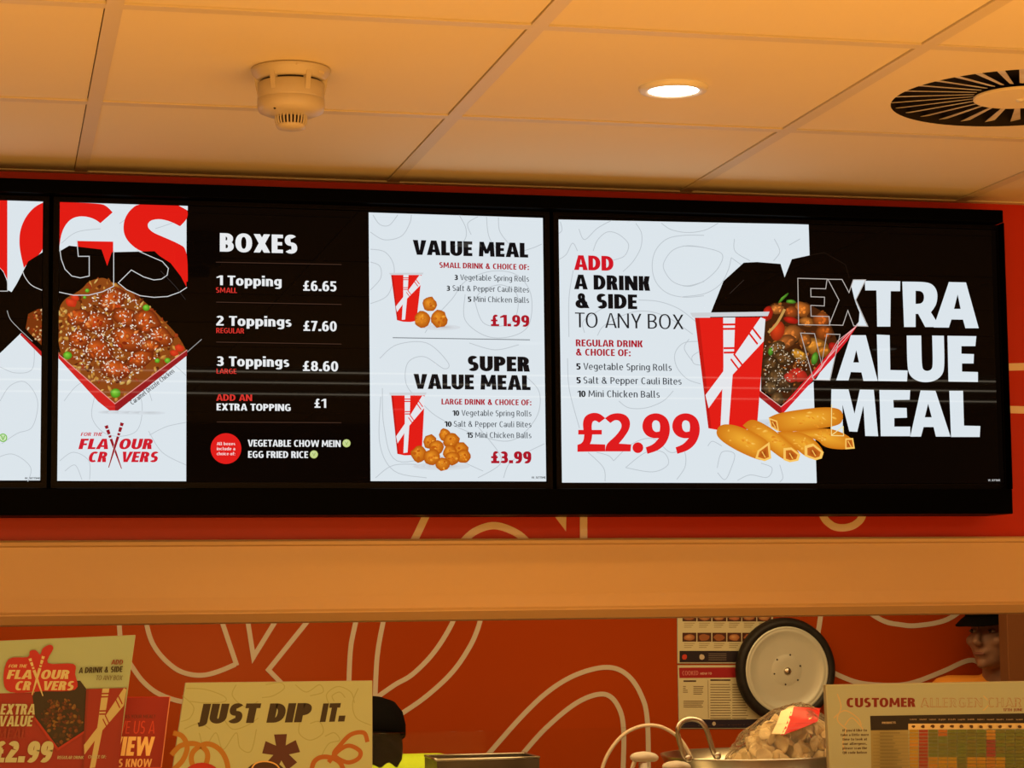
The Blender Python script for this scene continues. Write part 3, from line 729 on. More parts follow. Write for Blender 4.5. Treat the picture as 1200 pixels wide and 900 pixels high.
cv.part = 'price_line'; cv.blob(3.5, 513, 5, 5, 0, (120, 190, 70), (120, 190, 70), 20, 0); cv.blob(3.5, 513, 3.8, 3.8, 0, (210, 232, 190), (210, 232, 190), 20, 0); cv.text('V', 1, 515.5, 6, 5, (110, 180, 60), .02)
cv.text('W_SETTIME', 29, 561.5, 47, 2.2, (20, 20, 20), .02)
cv.build(s1, M['screen'])

# ---- screen 2
s2 = screen(X2, 'middle menu screen listing boxes, value meal and super value meal prices')
cv = Canvas(SCR); panel_clip(cv, X2); rnd = random.Random(2)
cv.part = 'background'; cv.rect(40, 200, 660, 600, BK)
cv.poly([(60, 236.5), (218.6, 241.5), (218.2, 564), (60, 563.5)], WH)
cv.poly([(432, 249), (636, 255.5), (640, 564.2), (434.2, 563.8)], WH)
cv.swirl([[(75, 470), (90, 452), (112, 440), (118, 430)], [(112, 460), (108, 490), (128, 510), (160, 505), (166, 470), (150, 445)], [(178, 470), (174, 445), (196, 425), (218, 440)],
          [(70, 540), (86, 530), (104, 540), (105, 562)], [(76, 552), (88, 545), (96, 562)], [(174, 505), (190, 530), (218, 545)], [(175, 510), (195, 500), (218, 495)],
          [(140, 262), (160, 250), (180, 246)], [(182, 268), (200, 262), (215, 255)], [(72, 285), (90, 272), (118, 268)]], GR)
cv.swirl([[(437, 252), (445, 263), (456, 264), (466, 252)], [(434, 272), (450, 281), (470, 277), (480, 262), (482, 252)], [(434, 292), (452, 296), (462, 315), (455, 345), (434, 356)], [(434, 307), (445, 312), (446, 326), (434, 340)],
          [(538, 252), (546, 268), (544, 282), (530, 290)], [(570, 254), (574, 280), (592, 298), (620, 292), (635, 286)], [(584, 255), (586, 272), (600, 290)],
          [(498, 390), (510, 372), (530, 350), (545, 330), (575, 318), (605, 322), (622, 345), (620, 380), (600, 394), (570, 394), (545, 375), (545, 345)],
          [(556, 352), (566, 340), (588, 334), (606, 346), (604, 372), (588, 382), (566, 378), (556, 352)],
          [(445, 420), (465, 404), (500, 402), (525, 425), (520, 432), (497, 418), (478, 425), (476, 450), (492, 470), (515, 490), (560, 510), (600, 516), (628, 490), (632, 460), (615, 440)],
          [(448, 455), (450, 500), (465, 540), (520, 535), (566, 552)], [(446, 465), (445, 520), (462, 552), (500, 560)], [(550, 402), (580, 410), (608, 404)], [(560, 560), (585, 545), (584, 530), (560, 500)], [(590, 560), (600, 540), (638, 520)],
          [(440, 560), (462, 545), (500, 545)], [(560, 254), (548, 262), (552, 275)]], GR, .9)
cv.part = 'lettering|large red headline lettering'
cv.poly(f1([(340, 84), (590, 92), (628, 110), (660, 145), (588, 208), (560, 187), (515, 170), (460, 167), (415, 183), (380, 222), (358, 275), (350, 330), (340, 400)]), RD, sm=True)
cv.poly(f1([(450, 312), (663, 316), (663, 380), (628, 470), (592, 372), (455, 360)]), RD)
cv.poly(f1([(815, 90), (762, 130), (730, 180), (721, 240), (733, 290), (768, 335), (830, 378), (905, 375), (1000, 470), (1060, 560), (1100, 620), (1100, 360), (1040, 325), (960, 290), (900, 265), (868, 238), (864, 212), (885, 190), (935, 182), (1000, 198), (1055, 226), (1100, 180), (1100, 126), (1045, 95)]), RD, sm=True)
cv.poly(f1([(1045, 104), (1100, 104), (1100, 134)]), WH)
cv.part = 'picture|picture of an open black box of sauced chicken and rice'
cv.poly(f1([(340, 378), (405, 340), (452, 345), (595, 362), (628, 458), (655, 378), (905, 372), (935, 400), (1000, 442), (1060, 520), (1094, 585), (1094, 960), (675, 1300), (340, 985)]), BK)
cv.rect(218.4, 330, 300, 470, BK)
P = [(68, 417), (68, 362), (76, 350), (86, 345), (97, 338), (103, 330), (112, 327), (122, 325), (131, 331), (142, 335), (150, 340), (163, 348), (172, 356), (183, 366), (192, 376), (202, 386), (211, 397), (218, 410), (196, 427), (166, 450), (136, 474), (118, 462), (94, 440)]
cv.poly(P, (140, 70, 22), sm=True)
scatter(cv, P, 320, (1.8, 4.4), (1.0, 2.3), [(226, 160, 70), (206, 124, 46), (238, 190, 100), (160, 80, 26), (176, 66, 24), (110, 44, 14)], rnd)
for cx, cy, rx, ry, an in ((131, 352, 17, 13, -.4), (148, 372, 17, 11, .3), (112, 378, 20, 13, .1), (172, 377, 17, 14, .5), (92, 372, 13, 10, -.2), (150, 398, 22, 15, .2), (188, 395, 15, 12, .5), (115, 410, 19, 13, .4), (92, 398, 13, 11, 0), (135, 432, 19, 12, .2), (165, 420, 17, 10, -.5), (175, 405, 12, 8, 0)):
    cv.blob(cx, cy, rx, ry, an, (214, 96, 30), (104, 36, 12), 16, .1, rnd)
    for _ in range(9):
        a = rnd.uniform(0, 6.28); q = rnd.uniform(.1, .75)
        cv.blob(cx+rx*q*math.cos(a), cy+ry*q*math.sin(a), rnd.uniform(1.5, 4.5), rnd.uniform(1, 3), rnd.uniform(0, 3), rnd.choice([(240, 134, 50), (216, 96, 32), (130, 38, 12), (252, 176, 96), (188, 56, 22)]), rnd.choice([(190, 74, 24), (126, 40, 12)]), 8, .25, rnd)
for cx, cy, r in ((83, 355, 7), (88, 349, 5), (210, 408, 6), (204, 414, 5)): cv.blob(cx, cy, r, r*.7, .3, (226, 70, 34), (190, 44, 20), 10, .15, rnd)
Pb = [(70, 405), (80, 380), (104, 350), (131, 336), (160, 352), (190, 380), (205, 400), (160, 440), (134, 455), (100, 432)]
scatter(cv, Pb, 480, (.8, 1.9), (.4, .9), [(250, 236, 216), (238, 214, 184), (226, 190, 150), (255, 246, 234)], rnd, .1, 6, .9)
for cx, cy, r in ((102, 341, 2.6), (99, 349, 2), (171, 361, 4.2), (79, 417, 5.2), (135, 461, 6), (196, 423, 3.6), (184, 423, 3)): cv.blob(cx, cy, r, r*.92, 0, (140, 214, 62), (66, 132, 20), 14, .04, rnd)
cv.poly([(60, 408), (69.6, 416), (134.5, 473), (134.8, 484), (129.5, 482.5), (115, 471), (69.6, 421.5), (60, 412)], (206, 36, 32)); cv.poly([(134.5, 473), (134.8, 484), (219, 417), (219, 411)], (150, 26, 30))

cv.line([(69, 416), (134.5, 473.5), (180, 439), (219, 410.5)], 1.0, (226, 150, 140)); cv.line([(219, 413), (236, 398)], .9, (150, 150, 150)); cv.line([(60, 407), (69, 415)], 1, (220, 120, 110))
cv.part = 'outline_lettering'
ow = (206, 208, 210)
cv.line(f1([(350, 360), (358, 420), (380, 480), (420, 520), (470, 531), (522, 520), (522, 405), (458, 405), (450, 312)]), 1.0, ow)
cv.line(f1([(665, 372), (665, 580), (600, 612), (520, 632), (430, 632), (340, 613)]), 1.0, ow)
cv.line(f1([(800, 370), (880, 405), (950, 435), (985, 475), (978, 515), (945, 538), (900, 543), (840, 525), (768, 485), (692, 560), (740, 600), (820, 635), (900, 645), (980, 640), (1050, 615), (1094, 586)]), 1.0, ow)
cv.line(f1([(940, 490), (1030, 585), (1085, 658)]), .5, (60, 55, 55))
cv.part = 'caption_lettering|black caption and small print'
cv.text('Caramel Drizzle Chicken', 155, 475, 204.5, 5.4, (25, 25, 28), .006, yb1=436.5)
for i in range(5): cv.blob(130+i*12, 483.5+i*.2, 16, 2.2, 0, (196, 202, 207), (216, 224, 230), 14, 0, rnd)
cv.part = 'slogan_logo|red slogan logo with crossed chopsticks'
logo(cv, lambda x, y: (x*240/982, 400+y*220/900), (206, 30, 44), (150, 24, 34))
cv.part = 'price_lettering|white lettering and prices'
f3 = lambda x, y: (220+x/5.4545, 240+y/5.4545); f4 = lambda x, y: (220+x/5.295, 400+y/5.295)
WT = (232, 234, 236)
def TX(f, s_, x0, y, x1, c, col, b, sh=0, scl=5.4545):
    a = f(x0, y); e = f(x1, y); cv.text(s_, a[0], a[1], e[0], c/scl, col, b, sh)
TX(f3, 'BOXES', 203, 302, 697, 118, WT, .045)
TX(f3, '1 Topping', 182, 516, 597, 62, WT, .03); TX(f3, '£6.65', 735, 552, 947, 64, WT, .03)
TX(f3, '2 Toppings', 180, 774, 660, 62, WT, .03); TX(f3, '£7.60', 737, 808, 949, 64, WT, .03)
TX(f4, '3 Toppings', 176, 155, 627, 60, WT, .03, 0, 5.295); TX(f4, '£8.60', 712, 186, 930, 62, WT, .03, 0, 5.295)
TX(f4, 'EXTRA TOPPING', 177, 430, 636, 43, WT, .035, 0, 5.295); TX(f4, '£1', 784, 414, 856, 56, WT, .03, 0, 5.295)
TX(f4, 'VEGETABLE CHOW MEIN', 370, 654, 946, 42, WT, .03, 0, 5.295); TX(f4, 'EGG FRIED RICE', 372, 724, 744, 42, WT, .03, 0, 5.295)
cv.part = 'size_lettering|red lettering for box sizes'
R2 = (214, 52, 44)
TX(f3, 'SMALL', 178, 564, 313, 33, R2, .015); TX(f3, 'REGULAR', 180, 822, 358, 33, R2, .015)
TX(f4, 'LARGE', 176, 202, 300, 31, R2, .015, 0, 5.295); TX(f4, 'ADD AN', 175, 370, 397, 40, R2, .03, 0, 5.295)
cx, cy = f4(235, 667); cv.blob(cx, cy, 18, 18, 0, (224, 30, 26), (224, 30, 26), 40, 0)
for i, s_ in enumerate(('All boxes', 'include a', 'choice of:')): TX(f4, s_, 178, 646+i*31, 292, 19, (248, 214, 210), .02, 0, 5.295)
for f, ln in ((f3, ((178, 370, 980, 385), (180, 625, 980, 640), (180, 880, 980, 893))), (f4, ((178, 502, 950, 507),))):
    for a, b, c, d in ln: cv.part = 'divider||%d' % b; cv.line([f(a, b), f(c, d)], .9, (66, 44, 34))
for x, y in ((982, 634), (780, 703)):
    a, b = f4(x, y); cv.part = 'vegetarian_mark||%d' % x; cv.blob(a, b, 4.7, 4.7, 0, (214, 226, 176), (190, 206, 120), 20, 0); cv.text('V', a-1.9, b+1.8, a+1.9, 3.6, (150, 176, 70), .02)
cv.part = 'meal_lettering|black lettering of the value meals'
f5 = lambda x, y: (425+x/5.217, 240+y/5.217); f6 = lambda x, y: (425+x/5.143, 400+y/5.143)
INK = (16, 15, 18); GT = (70, 76, 82)
TX(f5, 'VALUE MEAL', 303, 308, 1007, 90, INK, .055, 0, 5.217)
for n_, s_, x0, x1, xx, y in (('3', 'Vegetable Spring Rolls', 556, 578, 592, 463), ('3', 'Salt & Pepper Cauli Bites', 508, 530, 546, 529), ('5', 'Mini Chicken Balls', 638, 660, 674, 596)):
    TX(f5, n_, x0, y, x1, 32, INK, .035, 0, 5.217); TX(f5, s_, xx, y, 1012, 34, GT, .002, 0, 5.217)
TX(f6, 'SUPER', 630, 180, 1003, 90, INK, .055, 0, 5.143); TX(f6, 'VALUE MEAL', 303, 288, 1007, 90, INK, .055, 0, 5.143)
for n_, s_, x0, x1, xx, y in (('10', 'Vegetable Spring Rolls', 536, 578, 592, 450), ('10', 'Salt & Pepper Cauli Bites', 488, 532, 546, 516), ('15', 'Mini Chicken Balls', 622, 660, 674, 583)):
    TX(f6, n_, x0, y, x1, 32, INK, .035, 0, 5.143); TX(f6, s_, xx, y, 1012, 34, GT, .002, 0, 5.143)
cv.text('W_SETTIME', 622, 561, 638.5, 2.4, (20, 20, 20), .02)
cv.line([f5(180, 815), f5(1018, 828)], 1, (120, 126, 132))
cv.part = 'meal_price_lettering|red lettering of the value meals'
TX(f5, 'SMALL DRINK & CHOICE OF:', 465, 388, 1012, 34, DR, .03, 0, 5.217); TX(f5, '£1.99', 780, 744, 1014, 70, DR, .04, 0, 5.217)
TX(f6, 'LARGE DRINK & CHOICE OF:', 471, 382, 1012, 34, DR, .03, 0, 5.143); TX(f6, '£3.99', 770, 736, 1012, 72, DR, .05, 0, 5.143)
cv.part = 'picture|pictures of red cups and fried chicken balls'
for i in range(4): cv.blob(f5(470, 745)[0]+i*2, f5(0, 752)[1], 24-i*4, 3.4-i*.4, 0, (190, 188, 190), (214, 220, 226), 16, 0, rnd)
cup(cv, f5(170, 432), f5(357, 432), f5(325, 712), f5(206, 708))
for x, y, r in ((405, 610, 46), (360, 703, 52), (462, 700, 55)): a = f5(x, y); nugget(cv, a[0], a[1], r/5.2, rnd)
for i in range(4): cv.blob(f6(470, 0)[0]+i*2, f6(0, 755)[1], 34-i*5, 4.5-i*.5, 0, (186, 186, 190), (214, 220, 226), 16, 0, rnd)
cup(cv, f6(168, 328), f6(370, 328), f6(352, 675), f6(205, 680))
for x, y, r in ((490, 565, 38), (400, 605, 44), (530, 600, 50), (440, 640, 46), (590, 655, 50), (335, 680, 52), (520, 670, 44), (415, 700, 52), (605, 695, 46), (535, 705, 46), (478, 742, 44)): a = f6(x, y); nugget(cv, a[0], a[1], r/5.2, rnd)
cv.build(s2, M['screen'])

# ---- screen 3
s3 = screen(X3, 'right menu screen advertising the extra value meal with cup and spring rolls')
cv = Canvas(SCR); panel_clip(cv, X3); rnd = random.Random(3)
cv.part = 'background'; cv.rect(640, 220, 1200, 620, BK); cv.poly([(640, 257), (947.5, 263), (957, 566.5), (640, 566.5)], WH)
g7 = lambda pts: Z(645, 250, 6, pts); g8 = lambda pts: Z(645, 390, 5, pts); h1 = lambda pts: Z(800, 280, 5.4545, pts); h2 = lambda pts: Z(800, 420, 5.4545, pts)
cv.swirl([g7([(200, 110), (240, 185), (330, 105), (430, 50)]), g7([(300, 265), (330, 190), (390, 135), (450, 135), (510, 170), (550, 225), (520, 300), (440, 330)]), g7([(600, 70), (640, 140), (635, 240), (580, 340), (510, 410)]),
          g7([(780, 70), (850, 115), (960, 135), (1080, 120), (1180, 70)]), g7([(1080, 155), (940, 155), (820, 180), (740, 260), (715, 370), (740, 480), (820, 560), (940, 590), (1080, 580)]), g7([(1080, 240), (960, 228), (860, 260), (800, 340), (800, 400), (860, 480), (960, 510), (1080, 480)]),
          g7([(50, 330), (110, 290), (155, 210), (190, 265)]), g7([(130, 870), (130, 600), (160, 400)]), g7([(240, 840), (230, 760), (330, 690), (420, 640)]), g7([(330, 860), (390, 780), (600, 690), (800, 720), (1000, 850)]), g7([(620, 610), (760, 620), (900, 670), (1020, 760)]),
          g7([(45, 150), (80, 120), (70, 60)]), g8([(100, 150), (110, 330), (170, 560)]), g8([(400, 400), (460, 440), (560, 440), (660, 400), (720, 340)]), g8([(220, 700), (310, 790), (320, 870)]), g8([(370, 750), (480, 650), (600, 620), (700, 700), (780, 690), (790, 780), (740, 860)]), g8([(440, 790), (560, 700), (660, 700), (690, 770), (600, 815), (440, 790)]),
          g8([(870, 50), (780, 60), (730, 120), (740, 200), (800, 270), (880, 300)]), g8([(870, 110), (830, 140), (840, 180), (880, 190)]), g8([(370, 750), (340, 720), (270, 700)]),
          h1([(0, 45), (130, 55), (250, 95), (230, 180), (150, 260), (60, 300), (0, 300)]), h1([(310, 120), (290, 200), (240, 290), (140, 350), (0, 370)]), h1([(330, 0), (335, 80), (430, 140)]), h1([(585, 0), (620, 80), (580, 140)]), h1([(680, 40), (750, 0)]), h1([(310, 120), (380, 170)]),
          h2([(220, 700), (250, 600), (330, 610), (310, 700), (270, 775), (222, 730)]), h2([(160, 560), (190, 530), (250, 560)]), h2([(350, 780), (430, 745), (540, 760), (570, 700), (500, 670)]), h2([(620, 680), (640, 760), (620, 790)]), h1([(40, 640), (10, 700), (60, 780)])], GR, .9)
cv.part = 'headline_lettering|large white lettering'
e3 = lambda pts: Z(920, 240, 4.2857, pts); e4 = lambda pts: Z(920, 430, 4.2857, pts)
E1 = e3([(61, 370), (208, 374), (201, 423), (126, 421), (127, 463), (195, 465), (194, 509), (126, 506), (128, 560), (218, 562), (222, 606), (65, 603)])
XX = e3([(212, 375), (283, 376), (318, 442), (340, 378), (402, 378), (352, 478), (412, 611), (342, 609), (312, 532), (287, 606), (218, 604), (268, 480)])
V1 = e3([(75, 645), (145, 648), (180, 800), (207, 650), (273, 652), (222, 882), (140, 880)])
M1 = e4([(232, 112), (318, 113), (348, 235), (375, 114), (445, 115), (467, 348), (402, 347), (393, 195), (362, 326), (322, 324), (288, 190), (290, 347), (228, 345)])
cv.poly(XX, WH); cv.poly(V1, WH)
cv.poly(e3([(400, 382), (578, 384), (577, 434), (530, 434), (528, 612), (462, 612), (458, 430), (402, 430)]), WH)
cv.poly(e3([(588, 386), (700, 387), (738, 398), (760, 425), (766, 462), (758, 505), (732, 540), (778, 614), (703, 614), (668, 548), (655, 548), (655, 614), (597, 614)]), WH, [e3([(655, 432), (683, 433), (697, 450), (697, 480), (683, 497), (655, 498)])], sm=True)
cv.poly(e3([(822, 388), (908, 390), (972, 620), (905, 620), (893, 577), (835, 576), (822, 617), (745, 616)]), WH, [e3([(866, 450), (881, 523), (848, 523)])])
cv.poly(e3([(330, 655), (405, 655), (465, 885), (393, 885), (383, 842), (330, 840), (318, 882), (256, 882)]), WH, [e3([(357, 730), (371, 792), (342, 792)])])
cv.poly(e3([(460, 652), (525, 655), (528, 830), (615, 832), (612, 887), (467, 885)]), WH)
cv.poly(e3([(610, 657), (683, 657), (686, 810), (695, 830), (715, 836), (735, 828), (742, 805), (738, 657), (797, 658), (801, 815), (788, 858), (752, 885), (705, 893), (660, 885), (625, 858), (613, 815)]), WH, sm=True)
cv.poly(e3([(815, 658), (960, 660), (955, 710), (885, 710), (885, 748), (948, 750), (946, 797), (888, 797), (888, 838), (968, 840), (968, 890), (820, 888)]), WH)
cv.poly(M1, WH)
cv.poly(e4([(473, 116), (628, 117), (625, 165), (543, 166), (545, 205), (610, 206), (612, 255), (548, 257), (548, 300), (628, 300), (628, 348), (480, 348)]), WH)
cv.poly(e4([(680, 118), (755, 120), (830, 350), (757, 350), (745, 302), (695, 302), (682, 350), (628, 350)]), WH, [e4([(718, 185), (736, 253), (701, 253)])])
cv.poly(e4([(824, 120), (893, 120), (898, 295), (980, 297), (977, 352), (833, 352)]), WH)
cv.part = 'picture|picture of an open black box of stir fry'
cv.poly(h1([(175, 484), (200, 420), (260, 270), (390, 152), (475, 148), (625, 160), (640, 210), (651, 246), (697, 130), (810, 105), (905, 88), (1040, 165), (1065, 250), (1096, 380), (1110, 420), (1130, 470), (1125, 530), (1060, 610), (1020, 660), (880, 850), (850, 900), (600, 1100), (500, 1000), (500, 600), (175, 600)]), BK)
cv.line(h1([(810, 105), (905, 88), (1040, 165), (1065, 250)]), .6, (34, 22, 16)); cv.line(h1([(300, 350), (390, 263)]), .6, (52, 44, 40))
P = h1([(500, 600), (520, 450), (580, 410), (680, 405), (790, 405), (830, 430), (900, 470), (955, 570), (990, 660), (900, 780), (840, 860), (640, 1060), (500, 960)])
cv.poly(P, (70, 34, 12))
scatter(cv, P, 160, (1.4, 4), (1, 2.4), [(150, 76, 26), (110, 50, 18), (190, 110, 44), (70, 30, 12), (60, 40, 20)], rnd)
for x, y, rx, ry, c in ((600, 450, 9, 6, (210, 120, 50)), (760, 450, 10, 9, (214, 116, 40)), (690, 470, 8, 8, (180, 84, 30)), (790, 530, 9, 6, (206, 120, 46)), (885, 520, 10, 9, (190, 92, 30)), (900, 600, 10, 9, (176, 84, 26)), (690, 610, 14, 10, (196, 110, 44)), (660, 660, 12, 8, (176, 96, 40)), (850, 690, 15, 10, (206, 130, 44)), (780, 650, 8, 8, (180, 100, 36)), (740, 740, 10, 6, (220, 150, 50)), (900, 720, 9, 7, (200, 120, 36)), (590, 700, 12, 8, (120, 80, 40)), (640, 760, 14, 9, (100, 66, 32)), (560, 800, 11, 9, (90, 60, 30)), (600, 880, 14, 10, (96, 66, 34)), (560, 950, 9, 8, (110, 80, 46)), (650, 930, 11, 9, (80, 54, 30)), (600, 1020, 8, 8, (120, 84, 46))):
    a = h1([(x, y)])[0]; cv.blob(a[0], a[1], rx, ry, rnd.uniform(-.5, .5), c, tuple(int(v*.5) for v in c), 14, .1, rnd)
    for _ in range(5): cv.blob(a[0]+rnd.uniform(-.5, .5)*rx, a[1]+rnd.uniform(-.5, .5)*ry, rx*.22, ry*.18, rnd.uniform(0, 3), tuple(min(255, int(v*1.25)) for v in c), c, 7, .2, rnd)
for x, y, rx, ry, c in ((540, 480, 6, 9, (214, 40, 22)), (605, 590, 8, 12, (226, 66, 26)), (690, 520, 9, 4, (206, 36, 20)), (960, 690, 6, 5, (200, 36, 26)), (735, 870, 12, 8, (226, 52, 34)), (690, 885, 8, 6, (220, 60, 40))):
    a = h1([(x, y)])[0]; cv.blob(a[0], a[1], rx, ry, .3, c, tuple(int(v*.65) for v in c), 14, .08, rnd)
for x, y, rx, ry, an in ((840, 765, 4, 7.5, .2), (640, 380, 9, 1.5, -.8), (690, 402, 6, 2.4, .1), (560, 720, 3, 5, .2)):
    a = h1([(x, y)])[0]; cv.blob(a[0], a[1], rx, ry, an, (112, 180, 50), (46, 92, 26), 12, .1, rnd)
cv.line(h1([(650, 450), (600, 540), (545, 600)]), 3, (196, 150, 80), True)
Ps = h1([(520, 680), (600, 660), (760, 730), (850, 800), (700, 900), (660, 1000), (520, 940)])
scatter(cv, Ps, 150, (.7, 1.3), (.35, .7), [(236, 216, 186), (210, 180, 140), (246, 236, 220)], rnd, .1, 6, .85)
cv.poly(h1([(1122, 540), (1040, 610), (880, 790), (800, 880)])+h2([(625, 310), (487, 205), (487, 250), (610, 350), (640, 350), (840, 130)])+h1([(960, 760), (1050, 650)]), (214, 30, 38))
cv.poly(h2([(625, 310), (487, 205), (487, 250), (610, 350), (632, 352)]), (160, 26, 26))
for o_ in (0, 22, 40): cv.line(h1([(1115-o_*.2, 548+o_*.3), (1030-o_, 650), (890-o_*.4, 800+o_), (820, 888)]), .6, (240, 190, 190))
cv.line(h2([(487, 205), (625, 310), (700, 250), (820, 110)]), .8, (236, 190, 180))
cv.part = 'outline_lettering'
for Pp in (E1, XX, V1): cv.line(Pp, .9, (186, 178, 172), closed=True)
cv.part = 'cup_picture|picture of a red paper cup with chopstick print'
for i in range(5): cv.blob(905+i*4, 497, 46-i*6, 5.5-i*.7, 0, (176, 180, 184), (214, 221, 227), 18, 0, rnd)
cup(cv, (813.7, 372.6), (896.5, 371.9), (886.5, 500), (829.5, 502))
cv.part = 'roll_picture|picture of five golden spring rolls'
def roll(px_, end, inner):
    px_ = rounded(px_, 75)
    c = (sum(p[0] for p in px_)/len(px_), sum(p[1] for p in px_)/len(px_)-2)
    cv.fan(px_, c, (244, 176, 52), (206, 118, 22))
    for _ in range(16):
        k_ = rnd.random(); a = px_[rnd.randrange(len(px_))]; x = c[0]+(a[0]-c[0])*k_*.75; y = c[1]+(a[1]-c[1])*k_*.75
        cv.blob(x, y, rnd.uniform(1, 4), rnd.uniform(.6, 1.8), rnd.uniform(-.2, .7), rnd.choice([(250, 192, 80), (226, 140, 34), (214, 120, 24), (252, 204, 96)]), (236, 158, 44), 8, .2, rnd)
    if end:
        cv.poly(end, (250, 198, 96)); ec = (sum(p[0] for p in end)/len(end), sum(p[1] for p in end)/len(end))
        cv.fan([(ec[0]+(x-ec[0])*.7, ec[1]+(y-ec[1])*.7) for x, y in end], ec, (150, 60, 14), (206, 110, 30))
        cv.line([(ec[0]-2, ec[1]-3), (ec[0]+2, ec[1]+4)], 1.2, (246, 190, 86))
roll(h2([(620, 480), (740, 465), (860, 450), (960, 450), (1085, 510), (1095, 575), (1010, 585), (900, 570), (860, 520), (760, 500)]), h2([(1035, 512), (1085, 510), (1096, 577), (1035, 582)]), None)
roll(h2([(545, 380), (600, 352), (760, 325), (900, 312), (985, 318), (1020, 345), (1020, 400), (990, 430), (860, 452), (700, 470), (610, 470), (560, 440)]), h2([(545, 380), (600, 400), (612, 468), (560, 440)]), None)
roll(h2([(600, 470), (680, 465), (780, 480), (850, 530), (895, 590), (895, 625), (850, 650), (790, 635), (720, 580), (640, 520)]), h2([(775, 560), (830, 545), (897, 600), (885, 640), (845, 652), (775, 625)]), None)
roll(h2([(380, 430), (420, 393), (470, 395), (560, 445), (660, 520), (735, 590), (748, 630), (720, 662), (650, 655), (560, 590), (460, 500)]), h2([(640, 575), (690, 570), (748, 615), (735, 655), (680, 665), (640, 650)]), None)
roll(h2([(205, 470), (240, 420), (330, 425), (430, 465), (530, 520), (556, 560), (560, 640), (520, 658), (450, 640), (330, 585), (230, 520)]), h2([(475, 590), (550, 535), (562, 640), (520, 658), (460, 640)]), None)
cv.part = 'outline_lettering'
cv.line(e4([(228, 345), (290, 347), (288, 300)])+e4([(228, 345)]), .9, (250, 226, 150)); cv.line(e4([(230, 190), (229, 345)]), .9, (250, 226, 150))
cv.part = 'offer_lettering|black lettering of the offer'
G7 = lambda x, y: (645+x/6, 250+y/6); G8 = lambda x, y: (645+x/5, 390+y/5)
TX(G7, 'A DRINK', 163, 535, 697, 103, INK, .05, 0, 6); TX(G7, '& SIDE', 173, 667, 606, 103, INK, .05, 0, 6); TX(G7, 'TO ANY BOX', 170, 803, 932, 104, (32, 33, 36), -.006, 0, 6)
for n_, s_, x0, x1, xx, xe, y in (('5', 'Vegetable Spring Rolls', 148, 174, 190, 707, 217), ('5', 'Salt & Pepper Cauli Bites', 149, 175, 191, 765, 298), ('10', 'Mini Chicken Balls', 155, 203, 220, 637, 377)):
    TX(G8, n_, x0, y, x1, 37, INK, .035, 0, 5); TX(G8, s_, xx, y, xe, 39, (58, 62, 68), .004, 0, 5)
cv.text('W_SETTIME', 1157, 564, 1171, 2.2, (200, 200, 200), .02)
cv.part = 'red_lettering|red lettering and price of the offer'
TX(G7, 'ADD', 163, 400, 440, 104, (208, 22, 36), .05, 0, 6)
TX(G8, 'REGULAR DRINK', 146, 80, 538, 40, DR, .03, 0, 5); TX(G8, '& CHOICE OF:', 147, 134, 467, 40, DR, .03, 0, 5)
def price(c):
    cv.poly(g8([(155, 698), (155, 657), (178, 650), (192, 630), (195, 597), (160, 597), (160, 570), (190, 570), (186, 530), (196, 495), (222, 475), (258, 468), (292, 478), (318, 502), (282, 528), (262, 514), (244, 520), (238, 545), (240, 570), (298, 570), (298, 597), (242, 597), (238, 632), (228, 652), (318, 655), (318, 696)]), c, sm=True)
    cv.poly(g8([(318, 696), (322, 655), (380, 605), (412, 562), (414, 535), (398, 514), (372, 512), (348, 530), (316, 502), (348, 478), (395, 470), (440, 482), (464, 515), (462, 560), (435, 605), (398, 650), (470, 655), (466, 696)]), c, sm=True)
    a = g8([(509, 674)])[0]; cv.blob(a[0], a[1], 6.3, 6.3, 0, c, c, 24, 0)
    for dx in (0, 175):
        cv.poly(g8([(555+dx, 672), (600+dx, 655), (632+dx, 618), (600+dx, 620), (560+dx, 605), (536+dx, 570), (535+dx, 530), (555+dx, 492), (595+dx, 472), (640+dx, 474), (680+dx, 500), (697+dx, 545), (695+dx, 600), (670+dx, 655), (625+dx, 692), (565+dx, 710)]), c, [g8([(616+dx, 512), (636+dx, 524), (640+dx, 552), (636+dx, 578), (614+dx, 584), (596+dx, 570), (591+dx, 540), (598+dx, 518)])], sm=True)
price((222, 28, 30))
cv.build(s3, M['screen'])

